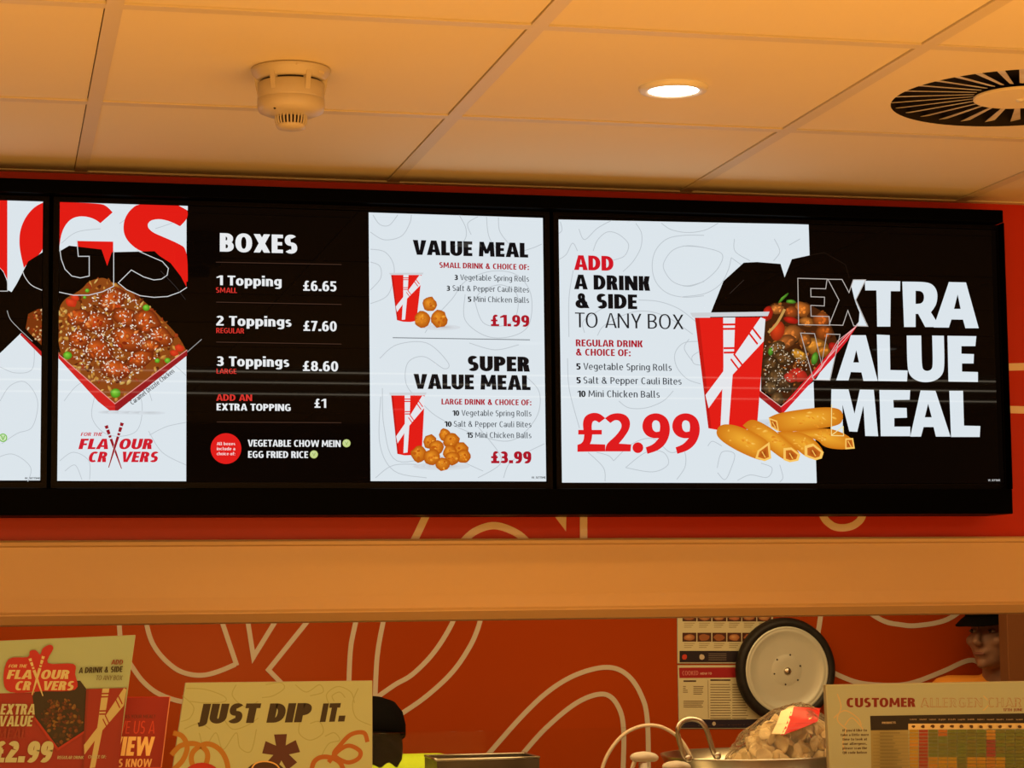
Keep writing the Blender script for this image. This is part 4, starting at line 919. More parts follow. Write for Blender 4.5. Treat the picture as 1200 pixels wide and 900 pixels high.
# ================================================================== SERVING COUNTER AND CARDS IN FRONT
CT = 1.27
ct = thing('serving_counter', (.8, 3.45, 0), 'serving counter below the picture that carries the display cards', 'counter')
bxo('front_panel', -1.2, 2.9, 3.10, 3.14, .1, CT-.03, M['beam'], ct)
bxo('worktop', -1.22, 2.92, 3.06, 3.66, CT-.03, CT, M['beam'], ct, .004)
bxo('plinth', -1.2, 2.9, 3.16, 3.6, 0, .1, M['steel_dark'], ct)
bxo('back_panel', -1.2, 2.9, 3.60, 3.64, .1, CT-.03, M['beam'], ct)
def card(name, Y, TL, TR, BRd, BLd, mt, label, th=.004, cat='sign'):
    """TL,TR,top corners px; BRd/BLd: px points further down each side; board continues to the counter"""
    a, b = atY(*TL, Y), atY(*TR, Y); c, d = atY(*BRd, Y), atY(*BLd, Y)
    c = b+(c-b)*((b.z-CT)/(b.z-c.z)); d = a+(d-a)*((a.z-CT)/(a.z-d.z))
    t = thing(name, ((c.x+d.x)/2, Y, CT), label, cat)
    bm = bmesh.new(); F = [bm.verts.new(v) for v in (a, b, c, d)]; B = [bm.verts.new(v+Vector((0, th, 0))) for v in (a, b, c, d)]
    bm.faces.new(F); bm.faces.new(list(reversed(B)))
    for i in range(4): bm.faces.new((F[i], F[(i+1) % 4], B[(i+1) % 4], B[i]))
    bmesh.ops.bevel(bm, geom=[e for e in bm.edges], offset=.0008, segments=1, affect='EDGES')
    obj('board', bm, mt, t)
    bxo('foot', min(d.x, c.x)+.01, max(d.x, c.x)-.01, Y-.03, Y+.045, CT, CT+.006, M['white_plastic'], t, .001)
    return t
# --- left card
q5 = lambda pts: Z(0, 720, 5, pts); Q5 = lambda x, y: (x/5, 720+y/5)
t = card('menu_card', 3.30, (-70, 754), (159, 744), (138, 896), (-82, 900), M['acrylic'], 'cream and red card for the extra value meal at the left edge of the counter')
cv = Canvas(3.30); rnd = random.Random(5)
CR = (140, 168, 150); CRED = (122, 18, 24); CW = (160, 176, 158)
cv.part = 'background'; cv.poly([(-70, 754.5), (158.4, 744.6), (137.5, 898), (-80, 900)], CR)
cv.poly(q5([(-350, 470), (100, 460), (742, 436), (690, 900), (680, 960), (-350, 960)]), CRED)
cv.part = 'picture|picture of a black food box'
P = q5([(190, 480), (240, 395), (470, 388), (505, 435), (495, 690), (340, 790), (205, 600)])
cv.poly(P, (26, 20, 16)); P = q5([(240, 570), (290, 500), (400, 500), (480, 580), (490, 680), (340, 775), (260, 660)])
scatter(cv, P, 120, (1.2, 3.6), (1, 2.6), [(86, 36, 20), (110, 60, 24), (60, 40, 18), (70, 24, 16), (120, 90, 40)], rnd)
cv.poly(q5([(205, 600), (200, 615), (335, 800), (500, 690), (495, 680), (340, 780)]), (140, 30, 26))
cv.part = 'cup_picture'; cup(cv, q5([(505, 436)])[0], q5([(742, 430)])[0], q5([(660, 905)])[0], q5([(480, 905)])[0], (120, 18, 20), (165, 166, 134), False)
cv.part = 'slogan_logo|slogan logo with crossed chopsticks'
cv.poly([(p.x, p.y) for p in spline([(x, y, 0) for x, y in q5([(20, 380), (50, 262), (160, 250), (175, 215), (210, 210), (235, 235), (250, 200), (290, 178), (312, 200), (280, 285), (430, 290), (440, 350), (440, 440), (240, 450), (60, 455)])], 4, True)], (150, 22, 34))
def lg(x, y): return (((x-375)*1.03+38)/5, 720+((y-518)*1.06+378)/5)
logo(cv, lg, (176, 178, 146), (176, 178, 146), (176, 178, 146))
cv.part = 'lettering|card lettering'
def TQ(s_, x0, y, x1, c, col, b, sh=.15, y1=None): a = Q5(x0, y); e = Q5(x1, y if y1 is None else y1); cv.text(s_, a[0], a[1], e[0], c/5, col, b, sh, yb1=e[1])
TQ('ADD', 650, 293, 722, 28, (110, 40, 40), .03); TQ('A DRINK & SIDE', 460, 345, 720, 34, (34, 28, 26), .035, .15, 337); TQ('TO ANY BOX', 560, 385, 718, 28, (80, 70, 56), 0)
TQ('EXTRA', 0, 586, 212, 62, CW, .04); TQ('VALUE', -10, 655, 195, 62, CW, .04); TQ('MEAL', -20, 726, 158, 60, (120, 34, 30), .02)
TQ('£2.99', -50, 866, 315, 124, CW, .06); TQ('REGULAR DRINK', 335, 846, 490, 18, CW, .01); TQ('CHOICE OF:', 515, 842, 622, 18, CW, .01)
cv.build(t, M['print'])
# --- red review card
t = card('review_card', 3.40, (120, 817), (200, 816.5), (189.5, 900), (112, 900), M['label_red'], 'red feedback card with white lettering between the menu card and the just dip it card')
cv = Canvas(3.40)
cv.part = 'background'; cv.poly([(120, 817.6), (198.6, 817), (188.4, 899), (112, 900)], (140, 14, 18)); cv.line([(199.2, 817), (189, 899)], 1.2, (224, 150, 120))
cv.part = 'lettering|card lettering'
TQ('LEAVE US A', 600, 698, 912, 74, (196, 60, 46), .0, .1); TQ('REVIEW', 520, 828, 905, 112, (236, 208, 150), .05, .12); TQ('LET US KNOW', 570, 894, 890, 48, (224, 190, 140), .03, .1)
TQ('HOW WAS YOUR MEAL?', 640, 608, 910, 20, (80, 14, 14), .01, .1)
cv.build(t, M['print'])
# --- just dip it card
q6 = lambda pts: Z(190, 720, 4.6154, pts); Q6 = lambda x, y: (190+x/4.6154, 720+y/4.6154)
t = card('dip_card', 3.36, (217, 800), (436.5, 797.5), (436.5, 900), (202, 900), M['acrylic'], 'pale yellow card reading just dip it with curly fries artwork')
cv = Canvas(3.36); rnd = random.Random(6)
cv.part = 'background'; cv.poly([(218, 800.7), (435.8, 798.2), (435.8, 920), (200, 920)], (157, 177, 150))
SWC = (142, 158, 122)
cv.swirl([q6([(130, 400), (230, 405), (330, 440), (340, 470), (250, 480), (150, 470)]), q6([(110, 440), (170, 500), (150, 560), (100, 580)]), q6([(540, 450), (600, 440), (660, 400), (640, 370), (560, 380)]), q6([(720, 380), (780, 420), (850, 380), (870, 420), (800, 440)]),
          q6([(900, 480), (890, 430), (950, 390), (1020, 420), (1040, 480)]), q6([(930, 470), (920, 440), (960, 420), (990, 450)]), q6([(1060, 400), (1030, 480), (1050, 560), (1130, 600)]), q6([(200, 640), (230, 720), (290, 640), (330, 730), (400, 640), (420, 720), (480, 740), (510, 620)]), q6([(330, 560), (380, 620), (460, 600), (520, 560)]),
          q6([(750, 560), (740, 640), (800, 680), (870, 640), (850, 580), (800, 590)]), q6([(880, 660), (930, 640), (960, 680), (900, 700), (860, 770)]), q6([(120, 620), (200, 590), (260, 620)]), q6([(400, 380), (380, 440), (450, 500), (520, 470)])], SWC, 1.2)
cv.part = 'lettering|black italic lettering'
DK = (36, 28, 20)
def T6(s_, x0, y, x1, c, b): a = Q6(x0, y); e = Q6(x1, y); cv.text(s_, a[0], a[1], e[0], c/4.6154, DK, b, .2, yb1=e[1]-.8)
T6('JUST', 190, 590, 535, 106, .07); T6('DIP', 563, 586, 815, 104, .07); T6('IT.', 852, 582, 1005, 100, .07)
cv.part = 'picture|artwork of curly fries, star and sauce pots'
st = Q6(643, 745)
for a_ in (90, 162, 234, 306, 18):
    r_ = math.radians(a_+2); d = Vector((math.cos(r_), -math.sin(r_))); n = Vector((-d.y, d.x)); c_ = Vector(st)
    cv.poly([tuple(c_+n*4.6), tuple(c_+d*21+n*7.5), tuple(c_+d*21-n*7.5), tuple(c_-n*4.6)], (66, 26, 30))
OR1 = (150, 108, 34); OR2 = (146, 86, 34)
cv.line(q6([(60, 640), (110, 660), (135, 720), (110, 790), (60, 840)]), 6, OR1, True); cv.line(q6([(50, 760), (100, 710), (180, 700), (240, 740), (240, 800), (200, 860), (160, 800), (170, 740), (240, 700), (310, 730), (350, 800), (360, 900)]), 6, OR1, True)
cv.line(q6([(1110, 690), (1090, 640), (1020, 650), (960, 710), (930, 760), (1000, 800), (1060, 780), (1070, 740), (1010, 710), (950, 740), (900, 800)]), 5, OR2, True); cv.line(q6([(800, 900), (820, 800), (880, 770), (960, 800), (990, 880)]), 5.5, OR2, True)
cv.blob(*Q6(215, 880), 22, 17, 0, (176, 30, 20), (150, 20, 16), 24, 0); cv.blob(*Q6(560, 870), 24, 17, 0, (60, 22, 18), (36, 14, 12), 24, 0); cv.line(q6([(470, 870), (500, 810), (560, 795), (620, 815), (650, 870)]), 1.6, (200, 170, 110), True)
cv.build(t, M['print'])
# --- allergen chart
qa = lambda pts: Z(940, 720, 4.6154, pts); QA = lambda x, y: (940+x/4.6154, 720+y/4.6154)
t = card('allergen_chart', 3.38, (967.5, 802.5), (1320, 796), (1316, 900), (972, 900), M['acrylic'], 'white customer allergen chart with coloured grid at the right edge of the counter', .012)
cv = Canvas(3.38); rnd = random.Random(7)
CH = (150, 166, 158)
cv.part = 'background'; cv.poly([(969, 804), (1318, 797.5), (1314, 930), (974, 930)], CH)
cv.swirl([qa([(190, 430), (210, 500), (190, 570), (240, 620)]), qa([(170, 560), (230, 520), (300, 560), (320, 600)]), qa([(330, 620), (270, 560), (230, 600)]), qa([(240, 620), (220, 690), (230, 740)]), qa([(980, 440), (1010, 480), (980, 520)])], (180, 166, 132), 1.2)
cv.part = 'lettering|chart lettering'
def TA(s_, x0, y, x1, c, col, b=.0): a = QA(x0, y); e = QA(x1, y); cv.text(s_, a[0], a[1], e[0], c/4.6154, col, b, 0, yb1=e[1]-.3)
TA('CUSTOMER', 240, 502, 612, 50, (104, 20, 26), .045); TA('ALLERGEN CHART', 640, 502, 1230, 50, (140, 116, 100), .02); TA('ALLERGEN CHART', 644, 498, 1226, 43, (149, 164, 156), .0)
TA('17TH JUNE 20', 1085, 524, 1225, 15, (104, 20, 26), .02)
for i, s_ in enumerate(("If you'd like to", 'take a little more', 'time to look at', 'our allergens,', 'please scan the', 'QR code below')): TA(s_, 218-(i == 1)*10, 634+i*24, 350+(i in (1,))*10, 13, (60, 34, 30), .03)
cv.part = 'allergen_grid|coloured grid of allergens'
cv.poly(qa([(367, 549), (1290, 533), (1290, 590), (573, 591), (573, 627), (370, 627)]), (24, 20, 26)); TA('PRODUCTS', 432, 592, 505, 11, (190, 180, 160), .01)
cv.poly(qa([(573, 591), (1290, 588), (1290, 618), (573, 623)]), (196, 184, 148))
cv.poly(qa([(370, 627), (573, 625), (577, 900), (374, 900)]), (136, 134, 98))
rowc = {0: (196, 160, 60), 1: (164, 66, 44), 2: (118, 128, 62)}
for c_ in range(14):
    x = 577+c_*51.5
    TA(('Celery', 'Gluten', 'Crustaceans', 'Eggs', 'Fish', 'Lupin', 'Milk', 'Molluscs', 'Mustard', 'Nuts', 'Peanuts', 'Sesame', 'Soya', 'Sulphite')[c_], x+5, 572, x+42, 8, (170, 160, 140))
    a = QA(x+24, 606); cv.blob(a[0], a[1], 2.4, 1.8, 0, (70, 44, 24), (60, 40, 24), 8, .3, rnd)
    for r_ in range(16):
        y = 622+r_*18.5
        col = {0: (188, 156, 58), 1: (160, 66, 46)}.get(c_, (112, 126, 62))
        if r_ > 7 and c_ in (2, 3, 4, 6, 7, 9): col = (186, 152, 48)
        if r_ < 2 and c_ == 3: col = (190, 120, 50)
        if c_ == 8: col = (150, 70, 70) if 2 < r_ < 8 else (180, 140, 60)
        cv.poly(qa([(x+1.5, y+1.5), (x+50, y+1.5), (x+50, y+17), (x+1.5, y+17)]), tuple(int(v*.82*rnd.uniform(.94, 1.05)) for v in col))
for r_ in range(16): cv.line(qa([(412, 640+r_*18.5), (480+rnd.randint(0, 50), 640+r_*18.5)]), .9, (92, 92, 70)); cv.line(qa([(375, 650+r_*18.5), (573, 650+r_*18.5)]), .35, (100, 98, 74))
cv.build(t, M['print'])
# --- glass guard on the counter behind the cards
ga, gb = atY(-60, 857, 3.56), atY(1330, 857, 3.56); ga.z = atY(550, 857, 3.56).z
t = thing('glass_guard', ((ga.x+gb.x)/2, 3.56, CT), 'clear glass guard standing along the back of the serving counter', 'glass screen')
bxo('pane', ga.x, gb.x, 3.557, 3.563, CT+.004, ga.z, M['glass'], t)
bxo('base_channel', ga.x, gb.x, 3.55, 3.57, CT, CT+.012, M['steel'], t)

# ================================================================== KITCHEN
KS = 1.10
t = thing('work_table', (.9, 5.0, 0), 'stainless kitchen work table with raised shelf behind the serving counter', 'table')
bxo('worktop', -1.4, 3.4, 4.68, 5.32, .86, .90, M['steel'], t, .003)
bxo('raised_shelf', -1.4, 3.4, 4.72, 5.33, KS-.03, KS, M['steel'], t, .003)
for x in (-1.35, 1.0, 3.35):
    for y in (4.75, 5.28): bxo('leg', x-.02, x+.02, y-.02, y+.02, 0, KS-.03, M['steel'], t)
# posters on the kitchen wall
def wallposter(name, px4, label, cat='poster'):
    Y = KW-.003; P_ = [atY(*p, Y) for p in px4]
    t = thing(name, ((P_[2].x+P_[3].x)/2, KW, P_[2].z), label, cat)
    bm = bmesh.new(); F = [bm.verts.new(v) for v in P_]; B = [bm.verts.new(v+Vector((0, .0025, 0))) for v in P_]
    bm.faces.new(F); bm.faces.new(list(reversed(B)))
    for i in range(4): bm.faces.new((F[i], F[(i+1) % 4], B[(i+1) % 4], B[i]))
    obj('sheet', bm, M['acrylic'], t); return t, Canvas(Y)
q8 = lambda pts: Z(690, 720, 4.2857, pts); Q8 = lambda x, y: (690+x/4.2857, 720+y/4.2857)
PW = (200, 196, 160)
t, cv = wallposter('product_poster', [(793.5, 700), (906, 700), (906, 777.5), (793.8, 777.5)], 'upper white poster with rows of small food pictures beside the round lid')
rnd = random.Random(8)
cv.part = 'background'; cv.poly([(794, 700.5), (905.5, 700.5), (905.5, 777), (794.3, 777)], PW)
cv.part = 'food_grid|rows of food pictures'
for c_ in range(6):
    for r_ in range(2):
        x0, y0 = 470+c_*75, 92-r_*102
        cv.poly(q8([(x0, y0), (x0+70, y0), (x0+70, y0+45), (x0, y0+45)]), (70, 36, 24))
        a = Q8(x0+35, y0+24); cv.blob(a[0], a[1], 6.5, 4, 0, rnd.choice([(206, 130, 90), (196, 150, 96), (214, 170, 110), (140, 90, 50)]), (150, 90, 50), 12, .12, rnd)
        for j in range(3): cv.line(q8([(x0+8, y0+54+j*10), (x0+62-j*8, y0+54+j*10)]), .8, (150, 140, 110))
cv.part = 'footer|dark footer band'
cv.poly(q8([(455, 183), (925, 183), (925, 240), (455, 240)]), (34, 26, 34))
for x, c_ in ((480, (190, 60, 40)), (567, (190, 180, 160))): a = Q8(x, 214); cv.blob(a[0], a[1], 3, 3.4, 0, c_, c_, 10, .1, rnd)
for j in range(4): cv.line(q8([(600, 198+j*10), (690, 198+j*10)]), .6, (130, 120, 110))
cv.build(t, M['print'])
t, cv = wallposter('instruction_poster', [(794, 779.5), (906, 779.5), (906, 854), (795.5, 854)], 'lower white instruction poster with red heading beside the round lid')
cv.part = 'background'; cv.poly([(794.5, 780), (905.5, 780), (905.5, 853.5), (796, 853.5)], PW)
cv.part = 'heading|red heading band'
cv.poly(q8([(452, 268), (925, 264), (925, 316), (455, 320)]), (150, 30, 34)); 
def T8(s_, x0, y, x1, c, col, b=.0): a = Q8(x0, y); e = Q8(x1, y); cv.text(s_, a[0], a[1], e[0], c/4.2857, col, b, 0)
T8('COOKED', 470, 306, 550, 22, (196, 130, 120), .01); T8('HOW TO', 560, 303, 617, 11, (214, 190, 170), .01)
cv.part = 'small_print'
for x0, x1, y0, n_ in ((475, 545, 335, 1), (610, 720, 330, 1), (473, 500, 362, 4), (525, 580, 362, 5), (610, 720, 352, 14), (475, 580, 436, 4), (720, 800, 352, 14)):
    for j in range(n_): cv.line(q8([(x0, y0+j*(13 if n_ > 5 else 9.5)), (x1-rnd.randint(0, 14), y0+j*(13 if n_ > 5 else 9.5))]), 1.0 if n_ > 1 else 1.8, (124, 112, 86) if n_ > 1 else (60, 40, 36))
cv.line(q8([(598, 330), (600, 520)]), .5, (130, 120, 96))
cv.part = 'footer|dark footer band'; cv.poly(q8([(458, 528), (925, 526), (925, 570), (460, 570)]), (34, 28, 46)); a = Q8(628, 549); cv.blob(a[0], a[1], 2.2, 2.6, 0, (180, 170, 150), (180, 170, 150), 8, 0)
cv.build(t, M['print'])
# round lid hung on the wall
lc = atY(921.5, 785.5, KW-.04); kk = (KW-.04)/FPX*1.01
t = thing('round_lid', (lc.x, KW, lc.z), 'large round steel lid with black rim hanging on the orange wall', 'lid')
bm = bmesh.new(); lathe(bm, [(52*kk, -.004), (55*kk, -.012), (60*kk, -.012), (63*kk, -.002), (64*kk, .010), (62*kk, .022), (0, .022)], (lc.x, lc.y, lc.z), 72, 'Y'); obj('rim', bm, M['rubber'], t, True)
bm = bmesh.new(); lathe(bm, [(0, -.0035), (7*kk, -.0035), (9*kk, -.0035), (17.5*kk, -.0035), (19*kk, -.0027), (20*kk, -.0027), (36*kk, -.003), (46*kk, -.006), (49*kk, -.010), (50.5*kk, -.007), (51.5*kk, -.011), (53*kk, -.007), (54*kk, -.006)], (lc.x, lc.y, lc.z), 72, 'Y'); obj('plate', bm, M['steel_dull'], t, True)
bm = bmesh.new(); lathe(bm, [(0, -.010), (3.0*kk, -.009), (4.6*kk, -.006), (4.8*kk, -.003)], (lc.x+1*kk, lc.y, lc.z-1*kk), 24, 'Y'); obj('knob_screw', bm, M['steel'], t, True)
for dx, dy in ((5, 18.5), (-12, 13), (-16, -4), (-2, -17), (14, -12), (17.5, 5)):
    bm = bmesh.new(); lathe(bm, [(0, -.0042), (1.1*kk, -.0042), (1.2*kk, -.0025)], (lc.x+dx*kk, lc.y, lc.z+dy*kk), 10, 'Y'); obj('rivet_hole', bm, M['dark_slot'], t)
bm = bmesh.new(); tube(bm, [(lc.x, lc.y+.02, lc.z+56*kk), (lc.x, KW, lc.z+58*kk)], .004, 8); obj('hook', bm, M['steel'], t)

# dark steel appliance top behind the left person
a0, a1 = atY(512, 890, 5.12), atY(634, 889, 5.12)
t = thing('steel_caddy', ((a0.x+a1.x)/2, 5.2, KS), 'dark stainless container on the kitchen shelf beside the lime green shirt', 'container')
zt_ = atY(573, 889, 5.12).z
bm = bmesh.new()
box(bm, a0.x, a1.x-.004, 5.12, 5.123, KS+.002, zt_); box(bm, a0.x, a1.x-.004, 5.267, 5.27, KS+.002, zt_); box(bm, a0.x, a0.x+.003, 5.123, 5.267, KS+.002, zt_); box(bm, a1.x-.007, a1.x-.004, 5.123, 5.267, KS+.002, zt_); box(bm, a0.x, a1.x-.004, 5.12, 5.27, KS, KS+.003)
obj('body', bm, M['steel_dark'], t)
bm = bmesh.new(); tube(bm, [(a0.x, 5.12, zt_), (a1.x-.004, 5.12, zt_), (a1.x-.004, 5.27, zt_), (a0.x, 5.27, zt_), (a0.x, 5.12, zt_)], .003, 8); obj('rolled_rim', bm, M['steel'], t, True)

# steel pan with loop handle
WY = 4.94
rl, rr = atY(806, 881, WY), atY(1010, 893, WY)
wr = (rr.x-rl.x)/2; wcx = (rl.x+rr.x)/2; wz = atY(905, 888.5, WY).z
t = thing('steel_wok', (wcx, WY+.12, KS), 'wide stainless wok with loop handle holding the bag of crackers', 'wok')
wcy = WY+.17; H_ = wz-KS
bm = bmesh.new(); lathe(bm, [(0, 0), (wr*.35, .002), (wr*.62, H_*.3), (wr*.86, H_*.7), (wr, H_), (wr+.006, H_+.001), (wr+.004, H_-.003), (wr*.85, H_*.66), (wr*.6, H_*.26), (0, -.0)][1:] and [(0, .003), (wr*.33, .005), (wr*.62, H_*.34), (wr*.86, H_*.74), (wr-.002, H_), (wr+.005, H_+.001), (wr+.004, H_-.004), (wr*.87, H_*.68), (wr*.63, H_*.28), (wr*.33, .0), (0, .0)], (wcx, wcy, KS), 64); obj('bowl', bm, M['steel'], t, True)
hp = [atY(x, y, WY+.06) for x, y in ((806, 890), (801, 884), (796, 868), (794, 855), (799, 846), (809, 842.5), (820, 845), (827, 853), (832, 868), (836, 881), (841, 890))]
bm = bmesh.new(); tube(bm, spline(hp, 5), .0062, 12); obj('loop_handle', bm, M['steel'], t, True)
for x, y in ((807, 889), (841, 886)):
    p_ = atY(x, y, WY+.055); bm = bmesh.new(); bmesh.ops.create_uvsphere(bm, u_segments=16, v_segments=10, radius=.009, matrix=Matrix.Translation(p_)@Matrix.Scale(.6, 4, (0, 1, 0))); obj('rivet', bm, M['steel'], t, True)
# bag of prawn crackers
out = [(846, 888), (866, 872), (884, 858), (895, 848), (906, 838), (918, 828), (930, 824), (944, 826), (960, 829), (974, 832), (990, 845), (1000, 862), (1004, 880), (1002, 890)]
by = WY+.17
ctr = atY(930, 872, by)
t = thing('cracker_bag', (ctr.x, by, KS+.02), 'clear plastic bag of pale prawn crackers with red print in the wok', 'bag')
bm = bmesh.new(); bmesh.ops.create_icosphere(bm, subdivisions=5, radius=1)
from mathutils import noise as NZ
zbot = KS+.035
topz = atY(930, 824, by).z
cz = (topz+zbot)/2; hz = (topz-zbot)/2; hx = (atY(1004, 880, by).x-atY(850, 885, by).x)/2; cxb = (atY(1004, 880, by).x+atY(850, 885, by).x)/2
def bagsurf(v, inf=1):
    d = v.normalized(); x = d.x; z = d.z
    taper = 1-.38*max(0, z)**1.2-.35*max(0, -z)**1.5
    n = NZ.noise(d*2.2+Vector((3, 1, 7)))*.10+NZ.noise(d*6)*.05+abs(NZ.noise(d*11+Vector((5, 0, 0))))*.04
    return Vector((cxb+x*hx*taper*(1+n)*inf+.012*max(0, z), by+d.y*.10*taper*(1+n)*inf, cz+z*hz*(1+n*.5)*inf))
for v in bm.verts: v.co = bagsurf(v.co)
obj('film', bm, M['plastic_bag'], t, True)
bm = bmesh.new()
# red printed patch following the bag front, upper right
def bag_patch(name, pts, mt, inf):
    bm = bmesh.new(); P2 = [Vector(p) for p in pts]; N = 10
    # quad patch from 4 corner px, laid on the bag surface by matching x,z
    V = {}
    for i in range(N+1):
        for j in range(N+1):
            u, v = i/N, j/N
            p = P2[0].lerp(P2[1], u).lerp(P2[3].lerp(P2[2], u), v)
            w_ = atY(p.x, p.y, by-.07)
            dx = (w_.x-cxb)/hx; dz = (w_.z-cz)/hz
            for _ in range(1):
                q = max(0, 1-min(.97, dx*dx*1.3+dz*dz)); 
            d = Vector((dx, -math.sqrt(q), dz)).normalized()
            s_ = bagsurf(d, inf); V[i, j] = bm.verts.new((w_.x, s_.y-.002, w_.z))
    for i in range(N):
        for j in range(N): bm.faces.new((V[i, j], V[i+1, j], V[i+1, j+1], V[i, j+1]))
    return obj(name, bm, mt, t, True)
bag_patch('printed_label', [(936, 829), (972, 831), (960, 846), (914, 862)], M['label_red'], 1.03)['label'] = 'red printed label'
bag_patch('white_print', [(922, 834), (938, 829), (918, 860), (905, 860)], M['cracker'], 1.03)['label'] = 'white printed stripe'
bm = bmesh.new(); bmesh.ops.create_icosphere(bm, subdivisions=3, radius=1)
for v in list(bm.verts):
    r2 = v.co.x**2+v.co.y**2; v.co *= 1+.22*NZ.noise(v.co*1.7)+.10*NZ.noise(v.co*4.2); v.co.z = v.co.z*.30+.40*r2+.25*math.sin(3*v.co.x+1)*v.co.y
bmesh.ops.recalc_face_normals(bm, faces=bm.faces)
cme = bpy.data.meshes.new('prawn_cracker'); bm.to_mesh(cme); bm.free(); cme.materials.append(M['cracker'])
for p_ in cme.polygons: p_.use_smooth = True
rc = random.Random(11); placed = []; tries = 0
while len(placed) < 170 and tries < 16000:
    tries += 1
    d = Vector((rc.gauss(0, 1), rc.gauss(0, 1), rc.gauss(0, 1))).normalized(); q = rc.uniform(.3, .82)
    pos = bagsurf(d, q)
    if pos.z < KS+.05: continue
    if any((pos-o_).length < .019 for o_ in placed): continue
    placed.append(pos)
    o = bpy.data.objects.new('prawn_cracker', cme); C.objects.link(o); o.location = pos
    o.rotation_euler = (rc.uniform(0, 6), rc.uniform(0, 6), rc.uniform(0, 6)); s_ = rc.uniform(.019, .027); o.scale = (s_, s_*rc.uniform(.7, 1), s_)
    tag(o, 'pale puffed prawn cracker seen through the clear plastic bag in the wok', 'cracker', 'prawn crackers in the bag')

# spray bottle
def spray(px_, py_, Y, label, sc=1.0):
    p_ = atY(px_, py_, Y); x, z = p_.x, p_.z; t = thing('spray_bottle', (x, Y, KS), label, 'spray bottle')
    hgt = z-.012-KS
    bm = bmesh.new(); lathe(bm, [(0, 0), (.034, 0), (.036, .004), (.036, hgt*.55), (.026, hgt*.75), (.013, hgt*.84), (.013, hgt*.86), (0, hgt*.86)], (x, Y, KS), 28); obj('bottle', bm, M['white_plastic'], t, True)
    bm = bmesh.new(); lathe(bm, [(0, 0), (.0145, 0), (.0145, .016), (.011, .018), (.011, .03), (0, .03)], (x, Y, KS+hgt*.84), 20); obj('collar', bm, M['white_plastic'], t, True)
    bm = bmesh.new()
    prof = [(-.030, -.002), (-.028, .006), (-.016, .011), (.004, .013), (.022, .010), (.032, .004), (.034, -.004), (.026, -.010), (-.010, -.010), (-.024, -.008)]
    A = [bm.verts.new((x+a, Y-.011, z+b)) for a, b in prof]; B = [bm.verts.new((x+a, Y+.011, z+b)) for a, b in prof]
    for i in range(len(prof)): j = (i+1) % len(prof); bm.faces.new((A[i], A[j], B[j], B[i]))
    bm.faces.new(A); bm.faces.new(list(reversed(B))); bmesh.ops.bevel(bm, geom=list(bm.edges), offset=.002, segments=2, affect='EDGES')
    obj('spray_head', bm, M['white_plastic'], t, True)
    bm = bmesh.new(); tube(bm, [(x-.020, Y, z-.006), (x-.026, Y, z-.022), (x-.024, Y, z-.04), (x-.030, Y, z-.052)], [.005, .005, .0045, .004], 10); obj('trigger', bm, M['white_plastic'], t, True)
    return t
spray(754, 887.5, 4.86, 'white trigger spray bottle beside the wok under the orange wall')
spray(792, 898.5, 4.80, 'second white spray bottle, lower, tucked against the left of the wok')
# grey hose arching over the spray bottle into the wok side
hs_ = [atY(x, y, 5.26) for x, y in ((700, 935), (706, 900), (716, 878), (732, 860), (752, 851), (772, 851), (790, 860), (802, 873), (812, 895), (816, 930))]
hs_ = [Vector((hs_[0].x, 5.26, KS+.006))]+hs_+[Vector((hs_[-1].x, 5.26, KS+.006))]
bm = bmesh.new(); tube(bm, spline(hs_, 6), .0046, 10)
tag(obj('hose', bm, M['hose'], None, True), 'thin grey hose arching up beside the wok in front of the orange wall', 'hose')

# tall brown panel at the right edge
dj = atY(1181, 760, 5.50).x
t = thing('tall_panel', (dj+.35, 5.52, 0), 'tall brown upright panel at the right edge beside the worker in orange', 'panel')
bxo('front_face', dj, dj+.7, 5.50, 5.515, .05, 2.3, M['brown'], t, .002); bxo('core', dj+.004, dj+.69, 5.518, 5.56, .05, 2.3, M['brown'], t, .002)
bxo('foot', dj+.02, dj+.08, 5.46, 5.60, 0, .05, M['steel_dark'], t); bxo('foot', dj+.60, dj+.66, 5.46, 5.60, 0, .05, M['steel_dark'], t)

# ================================================================== PEOPLE
def cap_(bm, a, b, ra, rb, seg=14):
    a, b = Vector(a), Vector(b)
    for p_, r_ in ((a, ra), (b, rb)): bmesh.ops.create_icosphere(bm, subdivisions=2, radius=r_, matrix=Matrix.Translation(p_))
    d = b-a
    if d.length > 1e-5:
        q = d.to_track_quat('Z', 'Y').to_matrix().to_4x4()
        bmesh.ops.create_cone(bm, cap_ends=True, segments=seg, radius1=ra, radius2=rb, depth=d.length, matrix=Matrix.Translation((a+b)/2) @ q)
def ell(bm, c, r, rot=None, sub=3):
    mx = Matrix.Translation(c)
    if rot: mx = mx @ rot
    bmesh.ops.create_icosphere(bm, subdivisions=sub, radius=1, matrix=mx @ Matrix.Diagonal((*r, 1)))
def melt(name, bm, mt, parent, T, vox):
    bmesh.ops.transform(bm, matrix=T, verts=bm.verts)
    me = bpy.data.meshes.new(name); bm.to_mesh(me); bm.free()
    o = link_mesh(name, me, mt, parent)
    md = o.modifiers.new('r', 'REMESH'); md.mode = 'VOXEL'; md.voxel_size = vox; md.use_smooth_shade = True
    sm = o.modifiers.new('s', 'SMOOTH'); sm.factor = .5; sm.iterations = 3
    dg = bpy.context.evaluated_depsgraph_get(); dg.update()
    nm = bpy.data.meshes.new_from_object(o.evaluated_get(dg)); o.modifiers.clear(); o.data = nm
    return o
